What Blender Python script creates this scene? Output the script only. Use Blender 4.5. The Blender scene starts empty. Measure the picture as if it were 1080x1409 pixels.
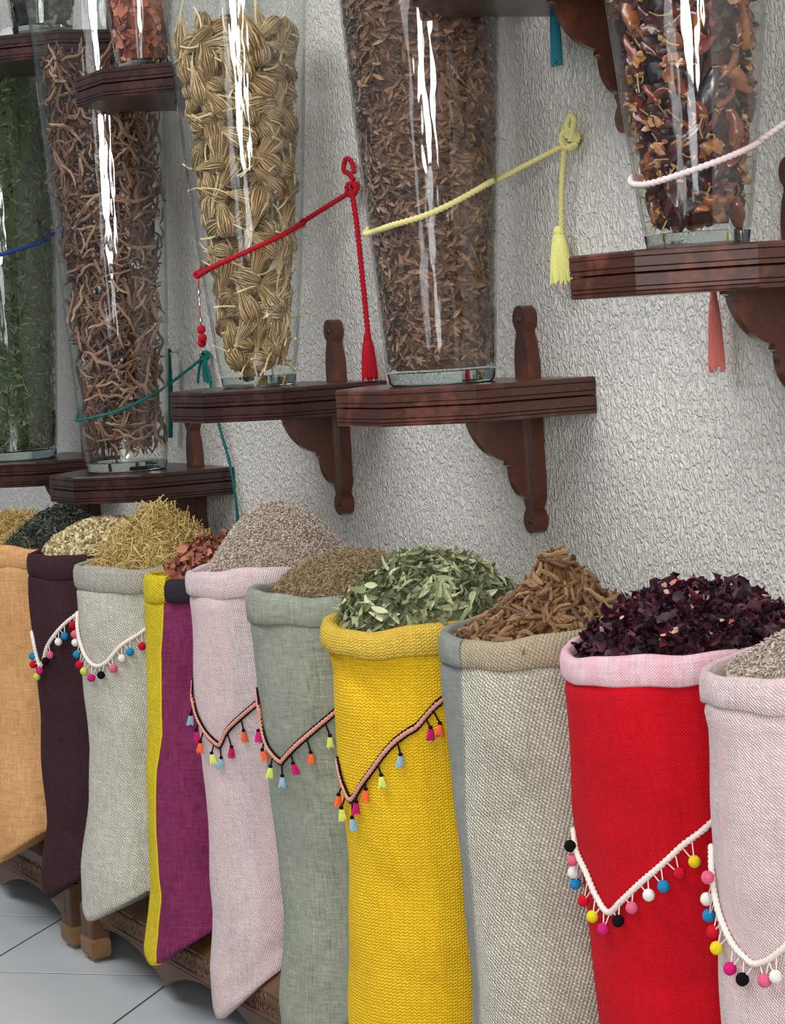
import bpy, bmesh, math, random
import numpy as np
from mathutils import Vector, Matrix
random.seed(7); rng = np.random.default_rng(7)
PI = math.pi
scene = bpy.context.scene
COL = scene.collection

# ------------------------------------------------------------------ camera
cd = bpy.data.cameras.new('camera'); cam = bpy.data.objects.new('camera', cd); COL.objects.link(cam)
cd.sensor_fit = 'HORIZONTAL'; cd.sensor_width = 36.0; cd.lens = 3.3271667 * 1000 / 1080 * 36.0
cd.clip_start = 0.05; cd.clip_end = 100
_r = (0.441564918, 0.895182261, -0.060573454); _u = (-0.043367294, 0.088726974, 0.995114952); _f = (-0.896180619, 0.4367794, -0.07800035)
cam.matrix_world = Matrix(((_r[0], _u[0], -_f[0], 3.948208), (_r[1], _u[1], -_f[1], -2.237369), (_r[2], _u[2], -_f[2], 1.471236), (0, 0, 0, 1)))
scene.camera = cam

# ------------------------------------------------------------------ world, lights, exposure
w = bpy.data.worlds.new('world'); scene.world = w; w.use_nodes = True
bg = w.node_tree.nodes['Background']; bg.inputs[0].default_value = (0.80, 0.90, 1.0, 1); bg.inputs[1].default_value = 0.14

def area_light(name, loc, target, sx, sy, power, color):
    l = bpy.data.lights.new(name, 'AREA'); l.shape = 'RECTANGLE'; l.size = sx; l.size_y = sy; l.energy = power; l.color = color
    o = bpy.data.objects.new(name, l); COL.objects.link(o)
    d = Vector(target) - Vector(loc)
    o.rotation_euler = d.to_track_quat('-Z', 'Y').to_euler(); o.location = loc
    return o
area_light('doorway_daylight', (6.05, -3.55, 2.15), (0, -0.2, 1.3), 1.35, 2.1, 140, (1.0, 0.97, 0.94))
area_light('doorway_lower_panes', (6.05, -3.55, .70), (0, -0.2, .8), 1.25, 0.7, 10, (0.95, 0.96, 1.0))
area_light('sidelight_daylight', (6.75, -1.9, 2.15), (0, -0.2, 1.3), 0.40, 2.1, 50, (1.0, 0.97, 0.94))
area_light('side_window', (3.1, -3.9, 1.9), (.9, -0.2, 1.4), 0.8, 2.4, 12, (0.93, 0.97, 1.0))
area_light('ceiling_panel', (-.2, -2.4, 3.7), (-.2, -2.1, 0), 6.5, 1.8, 175, (0.97, 0.98, 1.0))
vs = scene.view_settings
vs.view_transform = 'Standard'; vs.look = 'None'; vs.exposure = 0.26; vs.gamma = 1.0; vs.use_curve_mapping = False
scene.cycles.transparent_max_bounces = 40
scene.cycles.max_bounces = 10

# ------------------------------------------------------------------ helpers
def lin(c):
    return tuple(((x / 255) / 12.92 if x / 255 <= .04045 else ((x / 255 + .055) / 1.055) ** 2.4) for x in c) + (1.0,)

def tag(o, label=None, cat=None, group=None, kind=None):
    if label: o['label'] = label
    if cat: o['category'] = cat
    if group: o['group'] = group
    if kind: o['kind'] = kind
    return o

def empty(name, loc, label=None, cat=None, group=None, kind=None):
    o = bpy.data.objects.new(name, None); COL.objects.link(o); o.location = loc; o.empty_display_size = .05
    return tag(o, label, cat, group, kind)

def mesh_obj(name, me, parent=None, mat=None, at=None):
    o = bpy.data.objects.new(name, me); COL.objects.link(o)
    if mat is not None and not me.materials: me.materials.append(mat)
    if parent is not None:
        o.parent = parent
    if at is not None: o.location = at
    return o

class MB:
    """collects shapes into one mesh"""
    def __init__(s): s.v = []; s.f = []; s.uv = {}
    def add(s, vs_, fs_, uvs=None):
        b = len(s.v); s.v += [tuple(p) for p in vs_]
        for i, f in enumerate(fs_):
            if uvs is not None: s.uv[len(s.f)] = uvs[i]
            s.f.append(tuple(b + j for j in f))
    def box(s, x0, x1, y0, y1, z0, z1):
        s.add([(x0,y0,z0),(x1,y0,z0),(x1,y1,z0),(x0,y1,z0),(x0,y0,z1),(x1,y0,z1),(x1,y1,z1),(x0,y1,z1)],
              [(0,3,2,1),(4,5,6,7),(0,1,5,4),(1,2,6,5),(2,3,7,6),(3,0,4,7)])
    def prism(s, poly, a0, a1, axis='z'):
        """extrude polygon along axis; poly coords are the other two axes"""
        n = len(poly)
        def m(p, a):
            return (p[0], p[1], a) if axis == 'z' else ((a, p[0], p[1]) if axis == 'x' else (p[0], a, p[1]))
        s.add([m(p, a0) for p in poly] + [m(p, a1) for p in poly],
              [tuple(range(n))[::-1], tuple(range(n, 2*n))] + [(i, (i+1) % n, n + (i+1) % n, n + i) for i in range(n)])
    def rings(s, rings, close=True, cap=True):
        n = len(rings[0]); vs_ = [p for r in rings for p in r]; fs = []
        for k in range(len(rings) - 1):
            for i in range(n if close else n - 1):
                j = (i + 1) % n
                fs.append((k*n+i, k*n+j, (k+1)*n+j, (k+1)*n+i))
        if cap:
            fs.append(tuple(range(n))[::-1]); fs.append(tuple((len(rings)-1)*n + i for i in range(n)))
        s.add(vs_, fs)
    def lathe(s, prof, seg=32, c=(0, 0, 0), cap=False, loop=False):
        rs = [[(c[0] + r*math.cos(2*PI*i/seg), c[1] + r*math.sin(2*PI*i/seg), c[2] + z) for i in range(seg)] for r, z in prof]
        if loop: rs.append(rs[0])
        s.rings(rs, True, cap)
    def tube(s, path, rad, sides=8, cap=True, twist=0.0, lobes=0, squash=None):
        P = [Vector(p) for p in path]; n = len(P)
        R = rad if hasattr(rad, '__len__') else [rad]*n
        T = [(P[min(i+1, n-1)] - P[max(i-1, 0)]).normalized() for i in range(n)]
        up = Vector((0, 0, 1)) if abs(T[0].z) < .9 else Vector((1, 0, 0))
        N = (up - T[0]*up.dot(T[0])).normalized(); rs = []; L = 0
        for i in range(n):
            N = (N - T[i]*N.dot(T[i])).normalized(); B = T[i].cross(N)
            if i: L += (P[i]-P[i-1]).length
            ring = []
            for k in range(sides):
                a = 2*PI*k/sides
                q = R[i] * (1 + (.22*math.cos(lobes*(a - twist*L)) if lobes else 0))
                ring.append(P[i] + (N*math.cos(a) + B*math.sin(a))*q)
            rs.append(ring)
        s.rings(rs, True, cap)
    def ball(s, c, r, seg=12, sc=(1, 1, 1)):
        pr = [(r*math.sin(PI*k/8)+1e-5, -r*math.cos(PI*k/8)) for k in range(9)]
        b = len(s.v); s.lathe(pr, seg)
        for i in range(b, len(s.v)):
            p = s.v[i]; s.v[i] = (c[0]+p[0]*sc[0], c[1]+p[1]*sc[1], c[2]+p[2]*sc[2])
    def mesh(s, name, smooth=True):
        me = bpy.data.meshes.new(name); me.from_pydata(s.v, [], s.f); me.update()
        if s.uv:
            ul = me.uv_layers.new(name='uv').data
            for p in me.polygons:
                u = s.uv.get(p.index)
                if u:
                    for k, li in enumerate(p.loop_indices): ul[li].uv = u[k]
        bm = bmesh.new(); bm.from_mesh(me); bmesh.ops.recalc_face_normals(bm, faces=bm.faces); bm.to_mesh(me); bm.free()
        if smooth:
            me.polygons.foreach_set('use_smooth', [True]*len(me.polygons))
            try: me.set_sharp_from_angle(angle=smooth if smooth is not True else math.radians(50))
            except Exception: pass
        return me
    def build(s, name, mat, parent=None, smooth=True, at=None):
        return mesh_obj(name, s.mesh(name, smooth), parent, mat, at)

def dense_path(pts, step=.004):
    """Catmull-Rom through points"""
    P = [Vector(p) for p in pts]; out = []
    for i in range(len(P)-1):
        p0 = P[max(i-1, 0)]; p1 = P[i]; p2 = P[i+1]; p3 = P[min(i+2, len(P)-1)]
        n = max(2, int((p2-p1).length/step))
        for k in range(n):
            t = k/n
            out.append(.5*((2*p1) + (p2-p0)*t + (2*p0-5*p1+4*p2-p3)*t*t + (3*p1-p0-3*p2+p3)*t**3))
    out.append(P[-1]); return out

def tris_of(me):
    me.calc_loop_triangles(); n = len(me.vertices)
    v = np.zeros(n*3); me.vertices.foreach_get('co', v)
    f = np.zeros(len(me.loop_triangles)*3, dtype=np.int64); me.loop_triangles.foreach_get('vertices', f)
    return v.reshape(-1, 3), f.reshape(-1, 3)

def scatter_mesh(name, pieces, smooth=False):
    """pieces: list of (mesh, array of 4x4) -> one mesh"""
    VV = []; FF = []; b = 0
    for me, M in pieces:
        M = np.asarray(M)
        if len(M) == 0: continue
        v, f = tris_of(me); vh = np.c_[v, np.ones(len(v))]
        W = np.einsum('nij,kj->nki', M, vh)[:, :, :3].reshape(-1, 3)
        F = (f[None] + (np.arange(len(M))*len(v))[:, None, None]).reshape(-1, 3) + b
        b += len(W); VV.append(W); FF.append(F)
    V = np.concatenate(VV); F = np.concatenate(FF)
    me = bpy.data.meshes.new(name); me.vertices.add(len(V)); me.vertices.foreach_set('co', V.ravel())
    me.loops.add(F.size); me.loops.foreach_set('vertex_index', F.ravel().astype(np.int32))
    me.polygons.add(len(F)); me.polygons.foreach_set('loop_start', (np.arange(len(F))*3).astype(np.int32))
    if smooth: me.polygons.foreach_set('use_smooth', [True]*len(F))
    me.update(calc_edges=True); me.validate()
    return me

def frame(pos, x, n, s=1.0, roll=0.0):
    """4x4 with local x along x, local z near n"""
    x = Vector(x).normalized(); n = Vector(n); z = (n - x*n.dot(x)); z = z.normalized() if z.length > 1e-6 else Vector((0, 0, 1))
    y = z.cross(x)
    if roll: c, q = math.cos(roll), math.sin(roll); y, z = y*c + z*q, z*c - y*q
    ss = s if hasattr(s, '__len__') else (s, s, s)
    m = Matrix(((x.x*ss[0], y.x*ss[1], z.x*ss[2], pos[0]), (x.y*ss[0], y.y*ss[1], z.y*ss[2], pos[1]), (x.z*ss[0], y.z*ss[1], z.z*ss[2], pos[2]), (0, 0, 0, 1)))
    return m

# ------------------------------------------------------------------ materials
class NT:
    def __init__(s, name):
        s.m = bpy.data.materials.new(name); s.m.use_nodes = True; s.t = s.m.node_tree; s.t.nodes.clear()
        s.out = s.n('ShaderNodeOutputMaterial')
    def n(s, typ, **kw):
        q = s.t.nodes.new(typ)
        for k, v in kw.items(): setattr(q, k, v)
        return q
    def l(s, a, b): s.t.links.new(a, b)
    def val(s, sock, v):
        if hasattr(v, 'links') or hasattr(v, 'is_linked'): s.l(v, sock)
        else: sock.default_value = v
    def math(s, op, a, b=None):
        q = s.n('ShaderNodeMath', operation=op); s.val(q.inputs[0], a)
        if b is not None: s.val(q.inputs[1], b)
        return q.outputs[0]
    def mix(s, fac, a, b, blend='MIX'):
        q = s.n('ShaderNodeMix', data_type='RGBA', blend_type=blend); s.val(q.inputs[0], fac); s.val(q.inputs[6], a); s.val(q.inputs[7], b)
        return q.outputs[2]
    def noise(s, vec, scale, detail=2, rough=.5, dist=0):
        q = s.n('ShaderNodeTexNoise'); q.inputs['Scale'].default_value = scale; q.inputs['Detail'].default_value = detail
        q.inputs['Roughness'].default_value = rough; q.inputs['Distortion'].default_value = dist
        if vec is not None: s.l(vec, q.inputs['Vector'])
        return q.outputs['Fac']
    def mapping(s, vec, scale=(1, 1, 1), rot=(0, 0, 0)):
        q = s.n('ShaderNodeMapping'); q.inputs['Scale'].default_value = scale; q.inputs['Rotation'].default_value = rot; s.l(vec, q.inputs[0]); return q.outputs[0]
    def ramp(s, fac, stops, interp='LINEAR'):
        q = s.n('ShaderNodeValToRGB'); q.color_ramp.interpolation = interp; e = q.color_ramp.elements
        while len(e) < len(stops): e.new(.5)
        for k, (p, c) in enumerate(stops): e[k].position = p; e[k].color = c
        s.l(fac, q.inputs[0]); return q.outputs[0]
    def bump(s, h, strength, dist):
        q = s.n('ShaderNodeBump'); q.inputs['Strength'].default_value = strength; q.inputs['Distance'].default_value = dist; s.l(h, q.inputs['Height']); return q.outputs[0]
    def principled(s, color, rough=.6, spec=.5, normal=None, **kw):
        q = s.n('ShaderNodeBsdfPrincipled'); s.val(q.inputs['Base Color'], color); s.val(q.inputs['Roughness'], rough); q.inputs['Specular IOR Level'].default_value = spec
        if normal is not None: s.l(normal, q.inputs['Normal'])
        for k, v in kw.items(): s.val(q.inputs[k.replace('_', ' ')], v)
        s.l(q.outputs[0], s.out.inputs[0]); return q

def obj_co(t): return t.n('ShaderNodeTexCoord').outputs['Object']
def gen_pos(t): return t.n('ShaderNodeNewGeometry').outputs['Position']

def plain_mat(name, rgb, rough=.6, spec=.4, metallic=0.0, var=.12, scale=60):
    t = NT(name); f = t.noise(gen_pos(t), scale, 3)
    c = lin(rgb); d = tuple(x*(1-var*2.2) for x in c[:3]) + (1,)
    t.principled(t.mix(f, d, tuple(min(1, x*(1+var)) for x in c[:3]) + (1,)), rough, spec, Metallic=metallic)
    return t.m

def wall_mat():
    t = NT('stucco_plaster'); p = gen_pos(t)
    pm = t.mapping(p, (1.15, 1, .62))
    warp = t.n('ShaderNodeTexNoise'); warp.inputs['Scale'].default_value = 60; warp.inputs['Detail'].default_value = 1; t.l(pm, warp.inputs['Vector'])
    off = t.n('ShaderNodeVectorMath', operation='MULTIPLY_ADD'); t.l(warp.outputs['Color'], off.inputs[0]); off.inputs[1].default_value = (.018, .018, .018); t.l(pm, off.inputs[2])
    a = t.noise(off.outputs[0], 84, 2, .5); b = t.noise(off.outputs[0], 210, 2, .5)
    ridged = t.math('ABSOLUTE', t.math('SUBTRACT', a, .5))
    h = t.math('ADD', t.math('MULTIPLY', t.math('MINIMUM', ridged, .14), 3.2), t.math('MULTIPLY', b, .35))
    big = t.noise(p, 2.2, 3)
    col = t.mix(big, lin((208, 204, 196)), lin((226, 223, 216)))
    t.principled(col, .55, .35, t.bump(h, 1.0, .0075)); return t.m

def wood_mat(name, dark, light, rough=.32, coat=.5, scale=1.0, edgew=.5):
    t = NT(name); p = obj_co(t)
    g = t.mapping(p, (3*scale, 26*scale, 40*scale))
    n1 = t.noise(g, 3, 5, .6, .6); n2 = t.noise(p, 9*scale, 4, .6)
    col = t.mix(n1, lin(dark), lin(light))
    wear = t.ramp(n2, [(.52, (0, 0, 0, 1)), (.72, (1, 1, 1, 1))])
    col = t.mix(t.math('MULTIPLY', wear, edgew), col, lin(tuple(min(255, int(c*1.5+22)) for c in light)))
    q = t.principled(col, t.math('ADD', t.math('MULTIPLY', n1, .2), rough-.1), .5, t.bump(n1, .25, .0012))
    q.inputs['Coat Weight'].default_value = coat; q.inputs['Coat Roughness'].default_value = .18
    return t.m

def fabric_mat(name, ca, cb, period=.004, kind='plain', streak=.35, q=.012, bump=.6, rough=.85, vstreak=None):
    """woven cloth on UV metres: ca thread tops, cb gaps / second yarn"""
    t = NT(name); uv = t.n('ShaderNodeUVMap'); uv.uv_map = 'uv'
    sp = t.n('ShaderNodeSeparateXYZ'); t.l(uv.outputs[0], sp.inputs[0]); u, v = sp.outputs[0], sp.outputs[1]
    j = t.noise(uv.outputs[0], 90, 2); u2 = t.math('ADD', u, t.math('MULTIPLY', j, period*.8)); v2 = t.math('ADD', v, t.math('MULTIPLY', j, period*.8))
    k = 2*PI/period
    if kind == 'plain':
        h = t.math('MULTIPLY', t.math('SINE', t.math('MULTIPLY', u2, k)), t.math('SINE', t.math('MULTIPLY', v2, k)))
    elif kind == 'twill':
        h = t.math('SINE', t.math('ADD', t.math('MULTIPLY', u2, k*.8), t.math('MULTIPLY', v2, k)))
        h = t.math('ADD', t.math('MULTIPLY', h, .6), t.math('MULTIPLY', t.math('SINE', t.math('SUBTRACT', t.math('MULTIPLY', u2, k*1.1), t.math('MULTIPLY', v2, k*.35))), .5))
    else:   # knitted rows of small chevrons
        z = t.math('ABSOLUTE', t.math('SUBTRACT', t.math('FRACT', t.math('DIVIDE', u2, q)), .5))
        h = t.math('SINE', t.math('ADD', t.math('MULTIPLY', v2, k), t.math('MULTIPLY', z, 7.0)))
        h = t.math('ADD', t.math('MULTIPLY', h, .7), t.math('MULTIPLY', t.math('SINE', t.math('MULTIPLY', u2, 4*PI/q)), .3))
    h01 = t.math('ADD', t.math('MULTIPLY', h, .5), .5)
    wu = t.noise(t.mapping(uv.outputs[0], (420, 14, 1)), 1, 3); wv = t.noise(t.mapping(uv.outputs[0], (14, 420, 1)), 1, 3)
    blot = t.noise(uv.outputs[0], 9, 3, .6)
    st = t.math('ADD', t.math('ADD', wu, wv), t.math('MULTIPLY', blot, .6))     # about 1.3 mean
    fl = t.math('MULTIPLY', t.math('ADD', t.noise(t.mapping(uv.outputs[0], (.9/period, .16/period, 1)), 1, 2, .6), t.noise(t.mapping(uv.outputs[0], (.16/period, .9/period, 1), (0, 0, .02)), 1, 2, .6)), .5); st = t.math('ADD', st, t.math('MULTIPLY', t.math('SUBTRACT', fl, .5), 2.6))
    fac = t.math('ADD', t.math('MULTIPLY', h01, 1-streak), t.math('MULTIPLY', t.math('SUBTRACT', st, .8), streak))
    fac.node.use_clamp = True
    col = t.mix(fac, lin(cb), lin(ca))
    if vstreak is not None:
        vs_ = t.ramp(t.noise(t.mapping(uv.outputs[0], (22, .8, 1)), 1, 2), [(.42, (0, 0, 0, 1)), (.62, (1, 1, 1, 1))])
        col = t.mix(t.math('MULTIPLY', vs_, .55), col, lin(vstreak))
    dirt = t.ramp(t.noise(uv.outputs[0], 6, 4, .65), [(.3, (0, 0, 0, 1)), (.5, (1, 1, 1, 1))])
    col = t.mix(t.math('MULTIPLY', t.math('SUBTRACT', 1.0, dirt), .22), col, tuple(x*.55 for x in lin(cb)[:3]) + (1,))
    qn = t.principled(col, rough, .2, t.bump(h01, bump, period*.5))
    return t.m

def piece_mat(name, cols, rough=.7, spec=.3, by='island', detail=None, transl=0.0, coat=0.0):
    t = NT(name)
    rnd = t.n('ShaderNodeNewGeometry').outputs['Random Per Island'] if by == 'island' else t.n('ShaderNodeObjectInfo').outputs['Random']
    p = obj_co(t)
    f = t.math('ADD', rnd, t.math('MULTIPLY', t.math('SUBTRACT', t.noise(p, detail or 120, 3), .5), .5)); f.node.use_clamp = True
    n = len(cols); col = t.ramp(f, [(i/(n-1), lin(c)) for i, c in enumerate(cols)])
    q = t.principled(col, rough, spec, t.bump(t.noise(p, (detail or 120)*2, 2), .35, .001))
    if coat: q.inputs['Coat Weight'].default_value = coat; q.inputs['Coat Roughness'].default_value = .15
    return t.m

def ray_head_mat(name, cols, gap):
    """stalks running along x with the shade of the gaps between them painted dark, browner towards the tip"""
    t = NT(name); rnd = t.n('ShaderNodeObjectInfo').outputs['Random']; p = obj_co(t); sp = t.n('ShaderNodeSeparateXYZ'); t.l(p, sp.inputs[0])
    f = t.math('ADD', t.math('MULTIPLY', rnd, .7), t.math('MULTIPLY', t.noise(p, 60, 3), .4)); f.node.use_clamp = True
    n = len(cols); col = t.ramp(f, [(i/(n-1), lin(c)) for i, c in enumerate(cols)])
    ang = t.math('ARCTAN2', sp.outputs[2], sp.outputs[1]); wob = t.math('MULTIPLY', t.noise(p, 55, 2), 5.0)
    h = t.math('SINE', t.math('ADD', t.math('MULTIPLY', ang, 23.0), wob)); along = t.math('MULTIPLY', t.math('SUBTRACT', sp.outputs[0], .004), 40.0); along.node.use_clamp = True
    g = t.ramp(h, [(0, (1, 1, 1, 1)), (.30, (0, 0, 0, 1))]); fac = t.math('MULTIPLY', t.math('MULTIPLY', g, along), .85)
    col = t.mix(fac, col, lin(gap))  # groove shade between stalks, painted into the colour as stripes
    tip = t.math('MULTIPLY', t.math('SUBTRACT', sp.outputs[0], .058), 22.0); tip.node.use_clamp = True
    col = t.mix(t.math('MULTIPLY', tip, t.noise(p, 260, 2)), col, lin(gap))
    t.principled(col, .6, .3, t.bump(h, .6, .0015)); return t.m

def thin_glass(name='clear_glass'):
    """clear glass sheet: Schlick reflection over slightly green transparency"""
    t = NT(name); lw = t.n('ShaderNodeLayerWeight'); lw.inputs['Blend'].default_value = .5
    f = lw.outputs['Facing']; p5 = t.math('POWER', f, 5.0); fac = t.math('ADD', t.math('MULTIPLY', p5, .80), .045)
    tr = t.n('ShaderNodeBsdfTransparent'); tc = t.ramp(f, [(0, (.985, .99, .985, 1)), (.75, (.955, .97, .96, 1)), (.97, (.45, .50, .49, 1))]); t.l(tc, tr.inputs[0])
    gl = t.n('ShaderNodeBsdfGlossy'); gl.inputs['Roughness'].default_value = .03; gl.inputs[0].default_value = (1, 1, 1, 1)
    wav = t.noise(t.mapping(obj_co(t), (30, 30, 5)), 1, 2); t.l(t.bump(wav, .5, .005), gl.inputs['Normal'])
    mx = t.n('ShaderNodeMixShader'); t.l(fac, mx.inputs[0]); t.l(tr.outputs[0], mx.inputs[1]); t.l(gl.outputs[0], mx.inputs[2]); t.l(mx.outputs[0], t.out.inputs[0])
    return t.m

def thick_glass():
    t = NT('thick_glass'); g = t.n('ShaderNodeBsdfGlass'); g.inputs['IOR'].default_value = 1.45; g.inputs['Roughness'].default_value = .02; g.inputs[0].default_value = (.88, .92, .91, 1)
    t.l(g.outputs[0], t.out.inputs[0]); return t.m

def tile_mat():
    t = NT('glazed_tile'); p = gen_pos(t); n = t.noise(p, 3, 4); s = t.noise(p, 60, 3)
    c = t.mix(n, lin((172, 177, 179)), lin((192, 197, 198))); c = t.mix(t.math('MULTIPLY', s, .15), c, lin((150, 152, 152)))
    t.principled(c, .28, .5); return t.m

M = dict(
    wall=wall_mat(), tile=tile_mat(), grout=plain_mat('grout', (58, 60, 60), .9),
    wood=wood_mat('mahogany', (20, 10, 8), (56, 26, 19), .36, .2), wood2=wood_mat('mahogany_bracket', (44, 18, 10), (98, 46, 24), .32, .5),
    worn=wood_mat('mahogany_worn', (30, 13, 9), (84, 40, 25), .34, .3, 1.0, .6),
    bench=wood_mat('carved_bench_wood', (54, 33, 18), (98, 64, 36), .5, .1, .8, .3), benchlight=wood_mat('worn_bench_wood', (92, 62, 36), (140, 102, 64), .55, .1, .8, .3),
    glass=thin_glass(), thick=thick_glass(), metal=plain_mat('dull_metal', (190, 188, 182), .3, .5, .9, .05), screw=plain_mat('brass_screw', (96, 70, 48), .35, .5, .6),
)
SACK={'before':(-2.336,0.921,1.023,[(0.921,-0.32)]),'orange':(-1.962,0.944,1.057,[(0.944,-0.32)]),'dark':(-1.612,0.946,1.045,[(0.946,-0.32),(0.76,-0.327),(0.581,-0.316),(0.438,-0.318),(0.313,-0.32),(0.182,-0.346)]),'white':(-1.256,0.938,1.086,[(0.938,-0.32),(0.826,-0.321),(0.708,-0.32),(0.539,-0.32),(0.422,-0.329),(0.273,-0.354),(0.181,-0.362)]),'purple':(-0.909,0.935,1.041,[(0.935,-0.29),(0.868,-0.29),(0.71,-0.296),(0.552,-0.311),(0.41,-0.323),(0.282,-0.324),(0.156,-0.343)]),'pink':(-0.589,0.971,1.126,[(0.971,-0.308),(0.882,-0.307),(0.747,-0.307),(0.549,-0.298),(0.413,-0.297),(0.292,-0.302),(0.172,-0.319),(0.088,-0.319)]),'sage':(-0.203,0.955,1.048,[(0.955,-0.335),(0.86,-0.331),(0.72,-0.329),(0.606,-0.316),(0.463,-0.305),(0.363,-0.303),(0.195,-0.324)]),'yellow':(0.141,0.929,1.075,[(0.929,-0.338),(0.866,-0.322),(0.749,-0.325),(0.631,-0.324),(0.499,-0.322),(0.341,-0.327),(0.236,-0.334)]),'linen':(0.523,0.941,1.095,[(0.941,-0.3),(0.867,-0.301),(0.767,-0.298),(0.669,-0.291),(0.559,-0.287),(0.435,-0.285),(0.306,-0.286)]),'red':(0.946,0.959,1.067,[(0.959,-0.32),(0.913,-0.318),(0.826,-0.317),(0.738,-0.313),(0.648,-0.303),(0.536,-0.293),(0.412,-0.287)]),'pinkR':(1.319,0.964,1.044,[(0.964,-0.32),(0.902,-0.312),(0.813,-0.316),(0.723,-0.317),(0.611,-0.312),(0.5,-0.314)])}
GAR={'dark':([(-88.1,0.756,0.18),(-85.0,0.727,0.18),(-80.0,0.707,0.18),(-72.9,0.723,0.18),(-65.5,0.757,0.18),(-54.3,0.792,0.18),(-44.8,0.817,0.18),(-38.7,0.83,0.18)],[('blue',-89.3,0.728,0.184),('red',-89.3,0.708,0.184),('lime',-82.9,0.68,0.184),('magenta',-76.5,0.696,0.184),('black',-67.9,0.721,0.184),('pink',-61.6,0.737,0.184),('white',-51.8,0.769,0.184),('blue',-46.4,0.783,0.184),('red',-39.9,0.808,0.184)]),'white':([(-100.0,0.828,0.18),(-93.7,0.797,0.18),(-82.8,0.762,0.18),(-71.4,0.744,0.18),(-60.3,0.753,0.18),(-46.7,0.79,0.18),(-30.5,0.818,0.18)],[('pink',-101.7,0.809,0.184),('white',-101.4,0.79,0.184),('blue',-97.2,0.764,0.184),('red',-91.5,0.743,0.184),('lime',-83.2,0.73,0.184),('magenta',-73.9,0.717,0.184),('black',-63.5,0.725,0.184),('pink',-52.7,0.74,0.184),('white',-45.2,0.763,0.184),('blue',-38.8,0.777,0.184),('red',-29.8,0.789,0.184)]),'pink':([(-105.6,0.737,0.18),(-102.2,0.716,0.18),(-95.4,0.692,0.18),(-84.0,0.666,0.18),(-71.8,0.648,0.18),(-68.5,0.653,0.18),(-61.9,0.678,0.18),(-52.0,0.701,0.18),(-39.5,0.729,0.18)],[('ltblue',-110.9,0.689,0.186),('magenta',-98.4,0.661,0.184),('orange',-91.7,0.64,0.184),('lime',-77.0,0.622,0.184),('ltblue',-67.6,0.615,0.184),('magenta',-57.7,0.639,0.184),('orange',-46.8,0.673,0.184)]),'sage':([(-99.9,0.765,0.18),(-99.2,0.743,0.18),(-94.4,0.712,0.18),(-86.7,0.687,0.18),(-75.6,0.67,0.18),(-70.8,0.678,0.18),(-59.8,0.703,0.18),(-45.5,0.735,0.18),(-33.1,0.764,0.18)],[('magenta',-100.6,0.711,0.184),('orange',-96.8,0.676,0.184),('lime',-85.4,0.649,0.184),('ltblue',-74.1,0.635,0.184),('magenta',-62.8,0.662,0.184),('orange',-49.2,0.684,0.184),('lime',-35.9,0.715,0.184)]),'yellow':([(-97.7,0.68,0.18),(-93.5,0.665,0.18),(-84.7,0.647,0.18),(-73.1,0.678,0.18),(-62.9,0.709,0.18),(-55.3,0.735,0.18),(-47.7,0.757,0.18),(-39.6,0.774,0.18),(-35.0,0.782,0.18),(-25.6,0.813,0.18),(-19.9,0.827,0.18)],[('orange',-97.5,0.642,0.184),('lime',-94.2,0.62,0.184),('ltblue',-80.7,0.609,0.184),('magenta',-75.9,0.639,0.184),('orange',-67.5,0.664,0.184),('lime',-56.4,0.69,0.184),('ltblue',-44.5,0.726,0.184),('magenta',-27.6,0.771,0.184),('orange',-22.5,0.777,0.184)]),'red':([(-114.3,0.675,0.18),(-102.2,0.65,0.18),(-92.3,0.619,0.18),(-82.2,0.601,0.18),(-72.0,0.622,0.18),(-59.0,0.654,0.18),(-46.8,0.683,0.18),(-36.0,0.711,0.18),(-25.2,0.733,0.18)],[('black',-115.2,0.682,0.184),('pink',-114.9,0.661,0.184),('white',-119.8,0.638,0.185),('blue',-119.9,0.621,0.184),('red',-104.4,0.606,0.184),('yellow',-94.1,0.589,0.184),('magenta',-84.7,0.576,0.184),('black',-73.2,0.594,0.184),('pink',-64.4,0.617,0.184),('white',-54.8,0.638,0.184),('blue',-47.2,0.652,0.184),('red',-39.2,0.671,0.184),('yellow',-32.0,0.688,0.184)]),'pinkR':([(-115.2,0.713,0.18),(-112.1,0.684,0.18),(-104.0,0.656,0.18),(-94.3,0.628,0.18),(-85.2,0.613,0.18),(-79.5,0.608,0.18),(-70.7,0.618,0.18),(-62.5,0.636,0.18),(-55.6,0.654,0.18)],[('pink',-112.1,0.706,0.184),('white',-122.9,0.668,0.186),('blue',-123.0,0.645,0.184),('red',-108.8,0.634,0.184),('yellow',-104.5,0.615,0.184),('magenta',-93.2,0.595,0.184),('black',-84.7,0.586,0.184),('pink',-71.3,0.592,0.184),('white',-65.3,0.6,0.184)])}
# ------------------------------------------------------------------ setting
b = MB(); b.box(-9, 6, 0, .2, -.2, 4.2); tag(b.build('wall_back', M['wall'], smooth=False), kind='structure')
fl = MB(); fl.box(-9, 6, -6, 0, -.2, -.0006); floor = tag(fl.build('floor', M['grout'], smooth=False), kind='structure')
TS = .52; g = .0032; bev = .0006
tb = MB(); h = TS/2 - g
tb.prism([(-h, -h), (h, -h), (h, h), (-h, h)], -.004, -bev)
tb.add([(-h, -h, -bev), (h, -h, -bev), (h, h, -bev), (-h, h, -bev)] + [(x*(h-bev), y*(h-bev), 0) for x, y in ((-1, -1), (1, -1), (1, 1), (-1, 1))],
       [(4, 5, 6, 7), (0, 1, 5, 4), (1, 2, 6, 5), (2, 3, 7, 6), (3, 0, 4, 7)])
tile_me = tb.mesh('tile', False); ta = math.radians(47)
e1 = (math.cos(ta), math.sin(ta)); e2 = (-e1[1], e1[0])
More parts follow.
